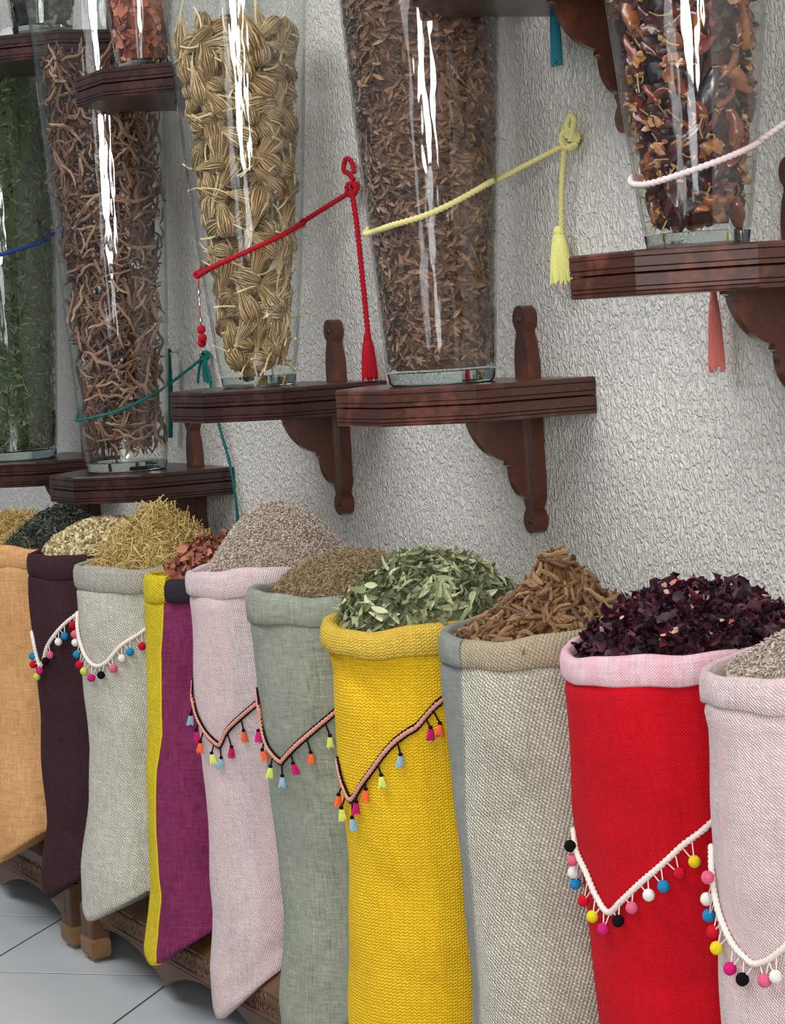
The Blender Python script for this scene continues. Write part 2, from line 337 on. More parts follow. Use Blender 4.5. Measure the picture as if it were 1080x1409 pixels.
for i in range(-14, 12):
    for k in range(-10, 12):
        s_, t_ = -1.083 + TS*(i+.5), .667 + TS*(k+.5)
        x, y = e1[0]*s_ + e2[0]*t_, e1[1]*s_ + e2[1]*t_
        if -5 < x < 4 and -3.4 < y < .2:
            o = mesh_obj('tile', tile_me, floor, M['tile'], (x, y, 0)); o.rotation_euler.z = ta

# ------------------------------------------------------------------ display benches under the sacks
BY = -.438; LY = -.456
def apron_poly(x0, x1, ztop, phase):
    """scalloped lower edge, list of (x, z)"""
    n = int((x1-x0)/.012); pts = [(x0, ztop)]
    for i in range(n+1):
        x = x0 + (x1-x0)*i/n
        c = ((x-phase) % .56)/.56
        z = .032 + .062*(math.sin(PI*c)**.7) + (.010 if abs(c-.5) < .06 else 0)
        ed = min(x-x0, x1-x)
        if ed < .1: z = min(z + 0, z)
        pts.append((x, z))
    pts.append((x1, ztop)); return pts
def bench(name, x0, x1, ztop, phase, label, legs):
    r = empty(name, (x0, BY, 0), label, 'bench')
    def B(mb, nm, mat, sm=False): return mb.build(nm, mat, r, sm, (-x0, -BY, 0))
    m = MB(); m.prism([(BY, ztop-.062), (BY, ztop-.044), (-.395, ztop-.002), (-.38, ztop), (-.01, ztop), (-.01, ztop-.062)], x0, x1, 'x'); B(m, 'bench_top', M['bench'])
    m = MB(); m.prism(apron_poly(x0+.05, x1-.05, ztop-.062, phase), BY, BY+.022, 'y'); ap = B(m, 'apron', M['bench'])
    m = MB(); m.tube(dense_path([(x0+.05, BY-.002, .106), (x1-.05, BY-.002, .106)], .05), .005, 8)
    m.tube(dense_path([(x0+.05, BY-.002, .098), (x1-.05, BY-.002, .098)], .05), .003, 8); B(m, 'rail', M['bench'], True)
    # carved gouges standing out of the band above the rail
    lf = MB(); lf.rings([[(-.016, 0, 0)]*6] + [[(x, w_*math.cos(a), .0035*math.sin(a) if math.sin(a) > 0 else 0) for a in [2*PI*i/6 for i in range(6)]] for x, w_ in ((-.008, .0028), (.004, .0036))] + [[(.016, 0, 0)]*6])
    lm = lf.mesh('gouge'); ms = []
    x = x0+.06
    while x < x1-.06:
        for rr, zz in enumerate((.118, .130, .142)):
            tilt = math.radians(62 if (rr % 2) else 118) + rng.normal(0, .12)
            ms.append(np.array(frame((x + rng.normal(0, .0015) + .004*rr, BY-.0005, zz + rng.normal(0, .001)), (math.cos(tilt), 0, math.sin(tilt)), (0, -1, 0), rng.uniform(.8, 1.1))))
        x += .0115
    me = scatter_mesh('carving', [(lm, ms)]); c = mesh_obj('carving', me, r, M['bench'], (-x0, -BY, 0)); c['kind'] = 'stuff'
    for lx in legs:
        for yy in ((LY-.006, LY+.038), (-.07, -.03)):
            m = MB(); m.prism([(lx, yy[0]+.004), (lx+.004, yy[0]), (lx+.034, yy[0]), (lx+.038, yy[0]+.003), (lx+.042, yy[0]), (lx+.072, yy[0]), (lx+.076, yy[0]+.004), (lx+.076, yy[1]), (lx, yy[1])], .058, ztop-.064)
            lg = B(m, 'leg', M['bench'])
            m = MB(); rr = [[(lx+d, yy[0]-.003+d, z), (lx+.078-d, yy[0]-.003+d, z), (lx+.078-d, yy[1]+.002-d, z), (lx+d, yy[1]+.002-d, z)] for d, z in ((.012, .006), (.003, .012), (0, .022), (0, .052), (.004, .058))]
            m.rings(rr); ft = m.build('foot_block', M['benchlight'], lg, False)
            m = MB(); m.lathe([(.016, 0), (.018, .002), (.016, .006), (0.001, .006)], 16, (lx+.04, (yy[0]+yy[1])/2-.002, 0), cap=True); m.build('glide', M['metal'], lg)
    return r
bench('display_bench', -1.535, 1.75, .2, -1.60, 'long carved brown bench in the foreground, from the light foot block to the right edge', (-1.535, .1, 1.674))
bench('display_bench', -3.4, -1.61, .225, -1.70, 'carved brown bench at the far left, carrying the orange and dark brown sacks', (-3.4, -1.686))

# ------------------------------------------------------------------ shelves
SF, SC, SP, ST = .186, .1265, .243, .066
def hexa(ins=0.0):
    """plan, counter-clockwise; the wall edge is not inset"""
    k = ins*math.tan(math.radians(22.5))
    return [(-SF/2-SC+ins, -.001), (-SF/2-SC+ins, -SP-k*0+ins*.41), (-SF/2+k, -SP-SC+ins), (SF/2-k, -SP-SC+ins), (SF/2+SC-ins, -SP+ins*.41), (SF/2+SC-ins, -.001)]
def slab(prof):
    m = MB(); rs = [[(x, y, z) for x, y in hexa(i)] for z, i in prof]
    m.rings(rs); return m
T2 = ST/2
up_prof = [(-T2+.0005, .004), (-T2+.0015, .0), (-T2+.0075, .0), (-T2+.0085, .002), (-T2+.0095, .0), (-.0105, .0), (-.0095, .0018), (-.0085, .0), (-.003, .0), (0, .003)]
lo_prof = [(-ST, .003), (-ST+.002, .0005), (-ST+.006, .0), (-ST+.007, .002), (-ST+.008, .0), (-ST+.0125, .0), (-ST+.0135, .002), (-ST+.0145, .0), (-T2-.0025, .0), (-T2-.0005, .004)]
top_me = slab(up_prof).mesh('top_board', math.radians(20)); low_me = slab(lo_prof).mesh('lower_board', math.radians(20))
# bracket: a fretwork board on the wall and a thin curved corbel
def half_profile():
    """half width of the wall board by height below the shelf top"""
    P = []
    def ball(zc, r, a0, a1, n=8):
        for i in range(n+1):
            a = math.radians(a0 + (a1-a0)*i/n); P.append((r*math.cos(a), zc + r*math.sin(a)))
    ball(.110, .0245, 89, -52); P.append((.0125, .086)); P.append((.0135, .080)); P.append((.019, .068)); P.append((.0235, .050)); P.append((.0255, .03)); P.append((.0255, -.198)); P.append((.0262, -.212)); P.append((.024, -.224))
    P.append((.016, -.238)); P.append((.0125, -.246)); ball(-.268, .0245, 56, -89); return P
hp = half_profile(); plate_poly = [(x, z) for x, z in hp] + [(-x, z) for x, z in hp[::-1]]
m = MB(); m.prism(plate_poly, -.028, -.002, 'y'); plate_me = m.mesh('wall_board', math.radians(35))
def corbel_poly():
    P = [(-.026, -ST), (-.158, -ST), (-.158, -ST-.005), (-.150, -ST-.008)]
    for i in range(11):
        a = PI/2*i/10; P.append((-.078 - .072*math.cos(a)**1.15 + .002, -ST-.010 - .075*math.sin(a)**1.4))
    P.append((-.072, -ST-.088)); P.append((-.0735, -ST-.094)); P.append((-.068, -ST-.097))
    for i in range(9):
        a = PI/2*i/8; P.append((-.026 - .040*math.cos(a), -ST-.100 - .062*math.sin(a)))
    return P
m = MB(); m.prism(corbel_poly(), -.009, .009, 'x'); corbel_me = m.mesh('corbel', math.radians(35))
m = MB(); m.lathe([(.001, .004), (.005, .003), (.007, 0)], 12); cap_me = m.mesh('screw_cap')
SHELF = {  # x, z, label
 'S2': (-2.536, 1.155, 'dark wood shelf at the far left, under the vase of green leaves'),
 'S3': (-1.724, 1.145, 'dark wood shelf under the vase of thin twisted roots, lowest beside the teal cord'),
 'S4': (-.850, 1.351, 'dark wood shelf under the vase of straw-coloured flower heads'),
 'S5': (0.0, 1.3536, 'reddish-brown worn wood shelf under the vase of brown husks, in the middle of the wall'),
 'S6': (.8685, 1.5545, 'wood shelf at the right edge, under the vase of dark red dried peppers'),
 'U1': (-2.092, 2.249, 'dark shelf in the top left corner, seen partly through the vase of twisted roots'),
 'U2': (-1.326, 2.076, 'small-looking dark shelf near the top left, under the vase of orange-brown bark chips'),
 'U3': (.399, 2.061, 'dark shelf cut off by the top edge, above the yellow cord'),
 'U4': (1.18, 2.24, 'shelf above the frame over the vase of dried peppers'),
}
del SHELF['U4']
first = True
for key, (x, z, lab) in SHELF.items():
    r = empty('wall_shelf', (x, 0, z), lab, 'shelf', 'half-octagon wooden shelves on the wall')
    for nm, me in (('top_board', top_me), ('lower_board', low_me)):
        o = mesh_obj(nm, me, r, M['wood'])
        if key in ('S5', 'S6'): o.material_slots[0].link = 'OBJECT'; o.material_slots[0].material = M['worn']
    p = mesh_obj('wall_board', plate_me, r, M['wood2'])
    mesh_obj('corbel', corbel_me, r, M['wood2'])
    for zz in (.108, -.268):
        c = mesh_obj('screw_cap', cap_me, p, M['screw'], (0, -.028, zz)); c.rotation_euler.x = PI/2

# ------------------------------------------------------------------ glass vases
def vase(key, c, prof, H, label):
    """prof: outer radius by height; tall clear glass, thick bottom"""
    hs = [a for a, _ in prof]; rs = [q for _, q in prof]
    rad = lambda hh: float(np.interp(hh, hs, rs)) + max(0, hh-hs[-1])*(rs[-1]-rs[-2])/(hs[-1]-hs[-2])
    r = empty('glass_vase', c, label, 'vase', 'tall flared glass vases on the shelves')
    N = 64; out = [(rad(H*i/24), H*i/24) for i in range(25)]
    wt = .0035; bt = .026
    inner = [(rad(bt + (H-bt)*i/24)-wt, bt + (H-bt)*i/24) for i in range(25)]
    m = MB(); pr = [(rad(bt)-.0002, bt)] + [p for p in out if p[1] > bt] + [(rad(H)-wt/2, H+.002)] + inner[::-1]
    m.lathe(pr, N, loop=False); m.build('glass_wall', M['glass'], r)
    r0 = rad(0); rb = rad(bt)
    m = MB(); m.lathe([(.001, .003), (r0*.62, .003), (r0*.74, .0006), (r0-.006, .0006), (r0-.001, .004), (rb-.0006, bt-.0025), (rb-wt-.004, bt-.0015), (.001, bt-.003)], N, cap=True); m.build('glass_base', M['thick'], r)
    return lambda hh: rad(hh)-wt-.001
VASE = {
 'S6': ((.856, -.19, 1.5545), [(0, .0785), (.04, .0835), (.16, .0985), (.37, .1205), (.6, .146)], .62, 'tall glass vase of dark red dried peppers at the right edge'),
 'S5': ((-.011, -.19, 1.3536), [(0, .0985), (.04, .1025), (.25, .1155), (.47, .1325), (.7, .147)], .95, 'large glass vase packed with brown seed husks, in the middle'),
 'S4': ((-.87, -.19, 1.351), [(0, .080), (.02, .082), (.065, .089), (.3, .1135), (.52, .131), (.74, .1475)], .98, 'glass vase of straw-coloured dried flower heads, red cord across it'),
 'S3': ((-1.742, -.19, 1.145), [(0, .100), (.085, .108), (.4, .128), (.85, .152), (1.15, .167)], 1.24, 'glass vase of thin twisted brown roots with a teal cord'),
 'S2': ((-2.57, -.215, 1.155), [(0, .112), (.07, .119), (.36, .138), (.97, .172)], 1.22, 'glass vase of dark green leaves at the left edge'),
 'U2': ((-1.316, -.236, 2.076), [(0, .0585), (.03, .0625), (.14, .0765), (.4, .100)], .62, 'glass vase of orange-brown bark chips on the upper shelf'),
 'U1': ((-2.02, -.235, 2.249), [(0, .075), (.1, .085), (.5, .12)], .6, 'glass vase of dark pale-flecked pieces in the top left corner'),
}
INNER = {}
for k, (c, pr, H, lab) in VASE.items():
    INNER[k] = (c, vase(k, c, pr, H, lab))

# ------------------------------------------------------------------ small pieces (meshes shared by all copies)
def strip_piece(L, W, bend, fold, n=4, th=.0):
    """a dried leaf or husk: pointed, folded along the middle, curved"""
    m = MB(); rs = []
    for i in range(n+1):
        t = i/n; wd = W*math.sin(PI*min(max(t, .04), .97))**.75/2; x = (t-.5)*L; z = bend*L*(4*(t-.5)**2-.5)
        rs.append([(x, -wd, z + fold*wd), (x, 0, z - th), (x, wd, z + fold*wd*.8)] + ([(x, 0, z + th)] if th else []))
    if th: m.rings(rs, True, False)
    else: m.rings(rs, False, False)
    return m.mesh('piece')
def root_piece(L, r, wig, n=7, sides=6, seed=0, taper=.45):
    q = random.Random(seed); p = [Vector((-L/2, 0, 0))]; d = Vector((1, q.uniform(-.4, .4)*wig, q.uniform(-.3, .3)*wig)).normalized()
    for i in range(n):
        d = (d + Vector((.15, q.uniform(-1, 1)*wig, q.uniform(-.6, .6)*wig))).normalized(); p.append(p[-1] + d*(L/n))
    mid = sum(p, Vector())/len(p); p = [a-mid for a in p]
    rr = [r*(1-(1-taper)*abs(2*i/n-1)**1.6)*q.uniform(.82, 1.15) for i in range(n+1)]; rr[0] *= .7; rr[-1] *= .6
    m = MB(); m.tube(p, rr, sides); return m.mesh('piece')
def flake_piece(L, W, seed, n=3, amp=.22):
    """crumpled torn flake"""
    q = random.Random(seed); m = MB(); rs = []
    for i in range(n+1):
        t = i/n; rs.append([((t-.5)*L + q.uniform(-.1, .1)*L, (j/2-.5)*W*(.5+math.sin(PI*(.15+.7*t)))*q.uniform(.6, 1.1), q.uniform(-amp, amp)*W) for j in range(3)])
    m.rings(rs, False, False); return m.mesh('piece')
def grain_piece(L, r, sides=4):
    m = MB(); m.rings([[(x, rr*math.cos(2*PI*i/sides), rr*math.sin(2*PI*i/sides)) for i in range(sides)] for x, rr in ((-L/2, r*.35), (0, r), (L/2, r*.3))]); return m.mesh('piece')
def straw_piece(L, r, bend):
    m = MB(); m.rings([[(x, r*math.cos(2*PI*i/3) + bend*L*(1-(2*x/L)**2), r*math.sin(2*PI*i/3)) for i in range(3)] for x in (-L/2, 0, L/2)]); return m.mesh('piece')

def rand_dir_on(n):
    n = Vector(n).normalized(); a = Vector(rng.normal(size=3)); a = a - n*a.dot(n); return a.normalized()
def vase_spots(key, count, h0, h1, L, depth=(0, .01), flat=1.0, updown=None):
    """frames for pieces lying against the inside of a vase; long pieces sit deeper so their ends stay inside"""
    c, rad = INNER[key]; out = []
    for _ in range(count):
        hh = rng.uniform(h0, h1); a = rng.uniform(0, 2*PI); el = rng.uniform(-PI/2, PI/2)*(flat if rng.random() < .8 else 1)
        R = rad(hh - abs(math.sin(el))*L/2) - rng.uniform(*depth)
        R = math.sqrt(max(1e-5, R*R - (L/2*math.cos(el))**2))
        rv = Vector((math.cos(a), math.sin(a), 0)); tv = Vector((-rv.y, rv.x, 0))
        x = tv*math.cos(el) + Vector((0, 0, 1))*math.sin(el)
        if rng.random() < .5: x = -x
        hh = max(hh, h0)
        out.append((Vector(c) + rv*R + Vector((0, 0, hh)), x, rv))
    return out
def core(mb, key, h0, h1, inset, seg=24, rough=.006):
    """lumpy core that carries the pieces lying against the glass"""
    c, rad = INNER[key]; n = 22; rs = []
    for i in range(n+1):
        hh = h0 + (h1-h0)*i/n
        rs.append([(c[0] + (rad(hh)-inset + rng.normal(0, rough)*.6)*math.cos(2*PI*k/seg), c[1] + (rad(hh)-inset + rng.normal(0, rough)*.6)*math.sin(2*PI*k/seg), c[2]+hh) for k in range(seg)])
    mb.rings(rs)
def merge_core(me_list, name, mat, label, cat, cores):
    """stuff object: scattered mesh + its core"""
    v = MB()
    for key, h0, h1, ins in cores: core(v, key, h0, h1, ins)
    cm = v.mesh('core', False)
    me = scatter_mesh(name, me_list + [(cm, [np.eye(4)])])
    return tag(mesh_obj(name, me, None, mat), label, cat, kind='stuff')
def mats(sp, smin=.8, smax=1.2, rollmax=.5, off=0.0):
    return [np.array(frame(p, x, n, rng.uniform(smin, smax), rng.uniform(-rollmax, rollmax))) for p, x, n in sp]
def split(lst, k): return [lst[i::k] for i in range(k)]
def individuals(name, meshes, spots, mat, label, cat, group, smin=.8, smax=1.2, rollmax=.6):
    for i, (p, x, n) in enumerate(spots):
        o = bpy.data.objects.new(name, meshes[i % len(meshes)])
        if not meshes[i % len(meshes)].materials: meshes[i % len(meshes)].materials.append(mat)
        COL.objects.link(o); o.matrix_world = frame(p, x, n, rng.uniform(smin, smax), rng.uniform(-rollmax, rollmax))
        tag(o, label, cat, group)
CAMP = Vector((3.948, -2.237, 1.471))
def nearest(spots, key, n):
    """the n spots that face the doorway side, the rest"""
    c = Vector(INNER[key][0]); d = (CAMP - c); d.z = 0; d.normalize()
    s = sorted(spots, key=lambda q: -((q[0]-c).dot(d))); return s[:n], s[n:]

# vase of brown husks
husk = [strip_piece(.026, .0075, .10, .5, 4), strip_piece(.021, .006, -.08, .7, 4), strip_piece(.03, .007, .14, .4, 4)]
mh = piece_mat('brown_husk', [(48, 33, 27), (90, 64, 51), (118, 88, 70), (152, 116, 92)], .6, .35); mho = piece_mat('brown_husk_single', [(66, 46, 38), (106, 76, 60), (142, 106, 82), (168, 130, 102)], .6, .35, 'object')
sp = vase_spots('S5', 10000, .038, .90, .02, (.0005, .009), .75)
near, rest = nearest(vase_spots('S5', 600, .042, .72, .026, (.0002, .003)), 'S5', 300)
merge_core([(hm, mats(s)) for hm, s in zip(husk, split(sp+rest, 3))], 'brown_husks', mh, 'brown seed husks filling the large middle vase', 'husks', [('S5', .028, .9, .012)])
individuals('brown_husk', husk, near, mho, 'brown seed husk against the glass of the middle vase', 'husk', 'seed husks in the middle vase', .9, 1.25)

# vase of dark green leaves
gl = [strip_piece(.026, .006, .12, .6, 3), strip_piece(.02, .005, -.1, .6, 3)]
mg = piece_mat('dark_green_leaf', [(30, 38, 26), (58, 70, 46), (84, 98, 66), (116, 126, 92)], .7, .2)
sp = vase_spots('S2', 6500, .03, 1.12, .02, (.0005, .010))
merge_core([(q, mats(s)) for q, s in zip(gl, split(sp, 2))], 'green_leaves', mg, 'small dark green leaves filling the vase at the left edge', 'leaves', [('S2', .028, 1.1, .012)])

# vase of thin twisted roots
rt = [root_piece(.092, .0038, .62, 12, 5, s, .5) for s in range(6)] + [root_piece(.05, .003, .6, 7, 5, 40+s, .5) for s in range(3)] + [root_piece(.085, .0055, .45, 9, 6, 60, .5)]
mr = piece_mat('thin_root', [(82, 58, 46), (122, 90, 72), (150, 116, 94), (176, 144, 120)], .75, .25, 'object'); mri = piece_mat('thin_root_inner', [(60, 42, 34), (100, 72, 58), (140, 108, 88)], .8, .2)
sp = vase_spots('S3', 640, .060, 1.03, .06, (.004, .030), .9)
near, rest = nearest(sp, 'S3', 300)
inner = vase_spots('S3', 1500, .064, 1.02, .06, (.020, .055))
me = scatter_mesh('tangled_roots', [(q, mats(s, .8, 1.2, 3)) for q, s in zip(rt, split(rest+inner, len(rt)))], True)
tag(mesh_obj('tangled_roots', me, None, mri), 'tangle of thin brown roots deep inside the vase with the teal cord', 'roots', kind='stuff')
individuals('thin_root', rt, near, mr, 'thin twisted brown root against the glass of the vase with the teal cord', 'root', 'thin twisted roots in the vase', .8, 1.25, 3)

# vase of dried flower heads
def flower_head(seed):
    """a dry umbel closed like a brush: ray stalks from a pale base bulge out and curl in; returns head, stem"""
    q = random.Random(seed); mm = MB(); bulge = q.uniform(.0175, .0255); L = q.uniform(.078, .108)
    mm.lathe([(.0015, -.0045), (.0055, -.003), (.0068, 0), (.0055, .004), (.001, .004)], 8)
    for k in range(len(mm.v)): p = mm.v[k]; mm.v[k] = (p[2], p[0], p[1])
    R = bulge; PR = [(0, .0052), (.10, .0068), (.28, .0052+.30*R), (.48, .76*R), (.64, R), (.78, .98*R), (.88, .80*R), (.95, .48*R), (.985, .16*R)]
    nl = q.choice((13, 15, 17)); rs = []; tw = q.uniform(-.3, .4)
    for t, r0 in PR:
        rs.append([(t*L + .0022*math.sin(nl*.5*a*2)*max(0, t-.7), r0*(1 + (.17*math.cos(nl*a + tw*t*nl) - .06)*min(1, .35+t))*math.cos(a), .88*r0*(1 + (.17*math.cos(nl*a + tw*t*nl) - .06)*min(1, .35+t))*math.sin(a)) for a in [2*PI*i/(nl*4) for i in range(nl*4)]])
    mm.rings(rs)
    for i in range(24):          # loose ray stalks and their curled ends
        a = q.uniform(0, 2*PI); f = q.uniform(1.0, 1.16); ll = L*q.uniform(.92, 1.06)
        mm.tube([(t*ll, r0*f*math.cos(a+tw*t), .88*r0*f*math.sin(a+tw*t)) for t, r0 in PR[1:-1]], [.0012, .0013, .0013, .0013, .0013, .0012, .0009], 3)
    for i in range(22):
        a = q.uniform(0, 2*PI); j = q.choice((4, 5, 6, 6, 7, 7)); t, r0 = PR[j]; mm.ball((t*L + q.uniform(-.004, .004), r0*1.02*math.cos(a), .88*r0*1.02*math.sin(a)), q.uniform(.0014, .0022), 5)
    s = MB(); sl = q.uniform(.045, .075); s.tube(dense_path([(-sl, q.uniform(-.008, .008), -sl*.30), (-sl*.5, q.uniform(-.003, .003), -sl*.08), (-.002, 0, 0)], .010), .0023, 6)
    return mm.mesh('flower_head', math.radians(75)), s.mesh('stem')
heads = [flower_head(s) for s in range(6)]
mfh = ray_head_mat('dried_flower_head', [(174, 140, 94), (208, 176, 126), (226, 198, 150), (238, 218, 176)], (106, 76, 46)); mst = piece_mat('dried_stem', [(206, 184, 132), (226, 208, 164)], .55, .3, 'object')
c4, rad4 = INNER['S4']; cv = Vector(c4); placed = []
def head_spot(a, hh, el, dep):
    Lh = .13; R = rad4(max(.03, hh - abs(math.sin(el))*.045)) - .0195 - dep
    R = math.sqrt(max(1e-4, R*R - (Lh*.32*math.cos(el))**2))
    rv = Vector((math.cos(a), math.sin(a), 0)); tv = Vector((-rv.y, rv.x, 0)); x = tv*math.cos(el) + Vector((0, 0, 1))*math.sin(el)
    if rng.uniform() < .16:      # some show their round tips
        x = (rv + Vector(rng.normal(size=3))*.3).normalized(); R = rad4(hh) - .108
        return cv + rv*R + Vector((0, 0, hh)), x, tv
    return cv + rv*R + Vector((0, 0, hh)) - x*.045, x, rv
hl = .062; row = 0; spots = []
while hl < .745:
    n = max(5, int(2*PI*(rad4(hl)-.02)/.054)); a0 = rng.uniform(0, 2*PI)
    for i in range(n):
        el = rng.choice([rng.uniform(-1.45, 1.45), rng.uniform(-.7, .7), rng.uniform(.9, 1.5)*rng.choice([-1, 1])])
        hh = hl + rng.normal(0, .008); hh = max(hh, .046 + abs(math.sin(el))*.055)
        spots.append(head_spot(a0 + 2*PI*i/n + rng.normal(0, .12), hh, el, rng.uniform(0, .007)))
    hl += .034
for rr in range(22):     # a second layer behind, only what shows in the gaps
    for i in range(5):
        spots.append(head_spot(rng.uniform(0, 2*PI), .06 + .70*rr/21, rng.uniform(-1.4, 1.4), rng.uniform(.03, .05)))
for i in range(14):
    x = Vector((rng.normal(), rng.normal(), rng.normal(0, .2))).normalized()
    spots.append((cv + Vector((rng.normal(0, .03), rng.normal(0, .03), .735 + rng.uniform(0, .03))) - x*.05, x, Vector((0, 0, 1))))
spots, _ = nearest(spots, 'S4', 300)
for i, (p, x, n) in enumerate(spots):
    hm, sm = heads[i % 6]
    if not hm.materials: hm.materials.append(mfh); sm.materials.append(mst)
    o = bpy.data.objects.new('dried_flower_head', hm); COL.objects.link(o); o.matrix_world = frame(p, x, n, rng.uniform(.8, 1.02), rng.uniform(-.9, .9))
    tag(o, 'dried straw-coloured flower head with thin stem in the vase with the red cord', 'flower head', 'dried flower heads in the vase')
    s = bpy.data.objects.new('stem', sm); COL.objects.link(s); s.parent = o

# vase of dried peppers
def pepper(seed):
    q = random.Random(seed); m = MB(); L = q.uniform(.05, .075); R = q.uniform(.011, .016); rs = []; ph = [q.uniform(0, 6) for _ in range(3)]
    for i in range(8):
        t = i/7; rr = R*(math.sin(PI*(.10+.82*t))**.8)*(1-.35*t); rs.append([((t-.5)*L, rr*math.cos(a)*(1 + .28*math.sin(3*a+ph[0]+4*t)), rr*math.sin(a)*(.75 + .3*math.sin(2*a+ph[1]+3*t)) + .006*math.sin(3*t+ph[2])) for a in [2*PI*k/10 for k in range(10)]])
    m.rings(rs); c = MB()
    cl = L*q.uniform(.2, .45); c.tube(dense_path([(-L/2+.002, 0, .002), (-L/2-cl*.5, q.uniform(-.006, .006), .004), (-L/2-cl, q.uniform(-.015, .015), .006)], .008), .0011, 5)
    c.lathe([(.001, .002), (.006, .0), (.007, -.003)], 7, (0, 0, 0))
    for k in range(len(c.v)-21, len(c.v)): p = c.v[k]; c.v[k] = (-L/2 - p[2]+.001, p[0], p[1])
    return m.mesh('dried_pepper', math.radians(80)), c.mesh('stalk')
peps = [pepper(s) for s in range(6)]
mp = piece_mat('dried_pepper', [(30, 9, 13), (74, 20, 22), (126, 54, 30), (52, 12, 20), (164, 96, 46)], .25, .6, 'object', 45, coat=.6); ms_ = piece_mat('pepper_stalk', [(150, 110, 66), (196, 160, 106)], .5, .3, 'object')
sp = vase_spots('S6', 225, .045, .60, .06, (.012, .019), .95) + vase_spots('S6', 70, .045, .6, .05, (.030, .045))
for i, (p, x, n) in enumerate(sp):
    hm, sm = peps[i % 6]
    if not hm.materials: hm.materials.append(mp); sm.materials.append(ms_)
    o = bpy.data.objects.new('dried_pepper', hm); COL.objects.link(o); o.matrix_world = frame(p, x, n, rng.uniform(.85, 1.15), rng.uniform(-2, 2))
    tag(o, 'wrinkled dark red dried pepper in the vase at the right edge', 'pepper', 'dried peppers in the vase')
    s = bpy.data.objects.new('stalk', sm); COL.objects.link(s); s.parent = o
fl_ = [flake_piece(.021, .013, s, 5, .6) for s in range(5)]
v = MB(); core(v, 'S6', .036, .6, .036, 24, .012); pk = v.mesh('core', False)
pk = scatter_mesh('pepper_fragments', [(pk, [np.eye(4)])] + [(q, mats(s)) for q, s in zip([flake_piece(.03, .018, 300+s, 4, .45) for s in range(3)], split(vase_spots('S6', 420, .048, .6, .03, (.014, .032)), 3))])
tag(mesh_obj('pepper_fragments', pk, None, piece_mat('pepper_fragment', [(18, 8, 10), (44, 14, 14), (74, 30, 20), (30, 10, 12)], .4, .5)), 'dark pepper fragments packed deep in the vase at the right edge', 'peppers', kind='stuff')
mfl = piece_mat('amber_pepper_flake', [(100, 50, 24), (150, 92, 46), (190, 134, 76), (76, 30, 18)], .35, .5, 'object', 90, coat=.4)
individuals('pepper_flake', fl_, vase_spots('S6', 120, .04, .6, .02, (.004, .012)), mfl, 'amber torn flake among the dried peppers at the right edge', 'flake', 'amber flakes among the dried peppers', .7, 1.3, 1)

# vase of bark chips, vase of dark flecked pieces
ch = [flake_piece(.03, .012, 20+s) for s in range(4)]
mc = piece_mat('bark_chip', [(92, 48, 34), (138, 78, 58), (164, 98, 74), (188, 124, 98)], .65, .3, 'object'); mci = piece_mat('bark_chip_inner', [(60, 34, 26), (110, 62, 48), (140, 84, 66)], .7, .2)
merge_core([(q, mats(s)) for q, s in zip(ch, split(vase_spots('U2', 400, .03, .5, .02, (.002, .008)), 4))], 'bark_chips', mci, 'orange-brown bark chips filling the vase on the upper left shelf', 'chips', [('U2', .028, .5, .008)])
near, _ = nearest(vase_spots('U2', 330, .03, .32, .026, (.0002, .004)), 'U2', 180)
individuals('bark_chip', ch, near, mc, 'orange-brown bark chip against the glass of the upper left vase', 'chip', 'bark chips in the upper left vase')
dk = [flake_piece(.04, .022, 30+s) for s in range(4)]
md = piece_mat('dark_flecked_piece', [(22, 20, 20), (36, 32, 30), (60, 52, 44), (150, 136, 116)], .6, .3, 'object', 40); mdi = piece_mat('dark_piece_inner', [(20, 18, 18), (40, 36, 32)], .7, .2)
merge_core([(q, mats(s)) for q, s in zip(dk, split(vase_spots('U1', 160, .03, .5, .03, (.002, .01)), 4))], 'dark_pieces', mdi, 'dark dried pieces filling the vase in the top left corner', 'pieces', [('U1', .028, .5, .012)])
near, _ = nearest(vase_spots('U1', 120, .035, .2, .03, (.0002, .004)), 'U1', 70)
individuals('dark_dried_piece', dk, near, md, 'dark pale-flecked dried piece in the top left vase', 'piece', 'dark dried pieces in the top left vase')
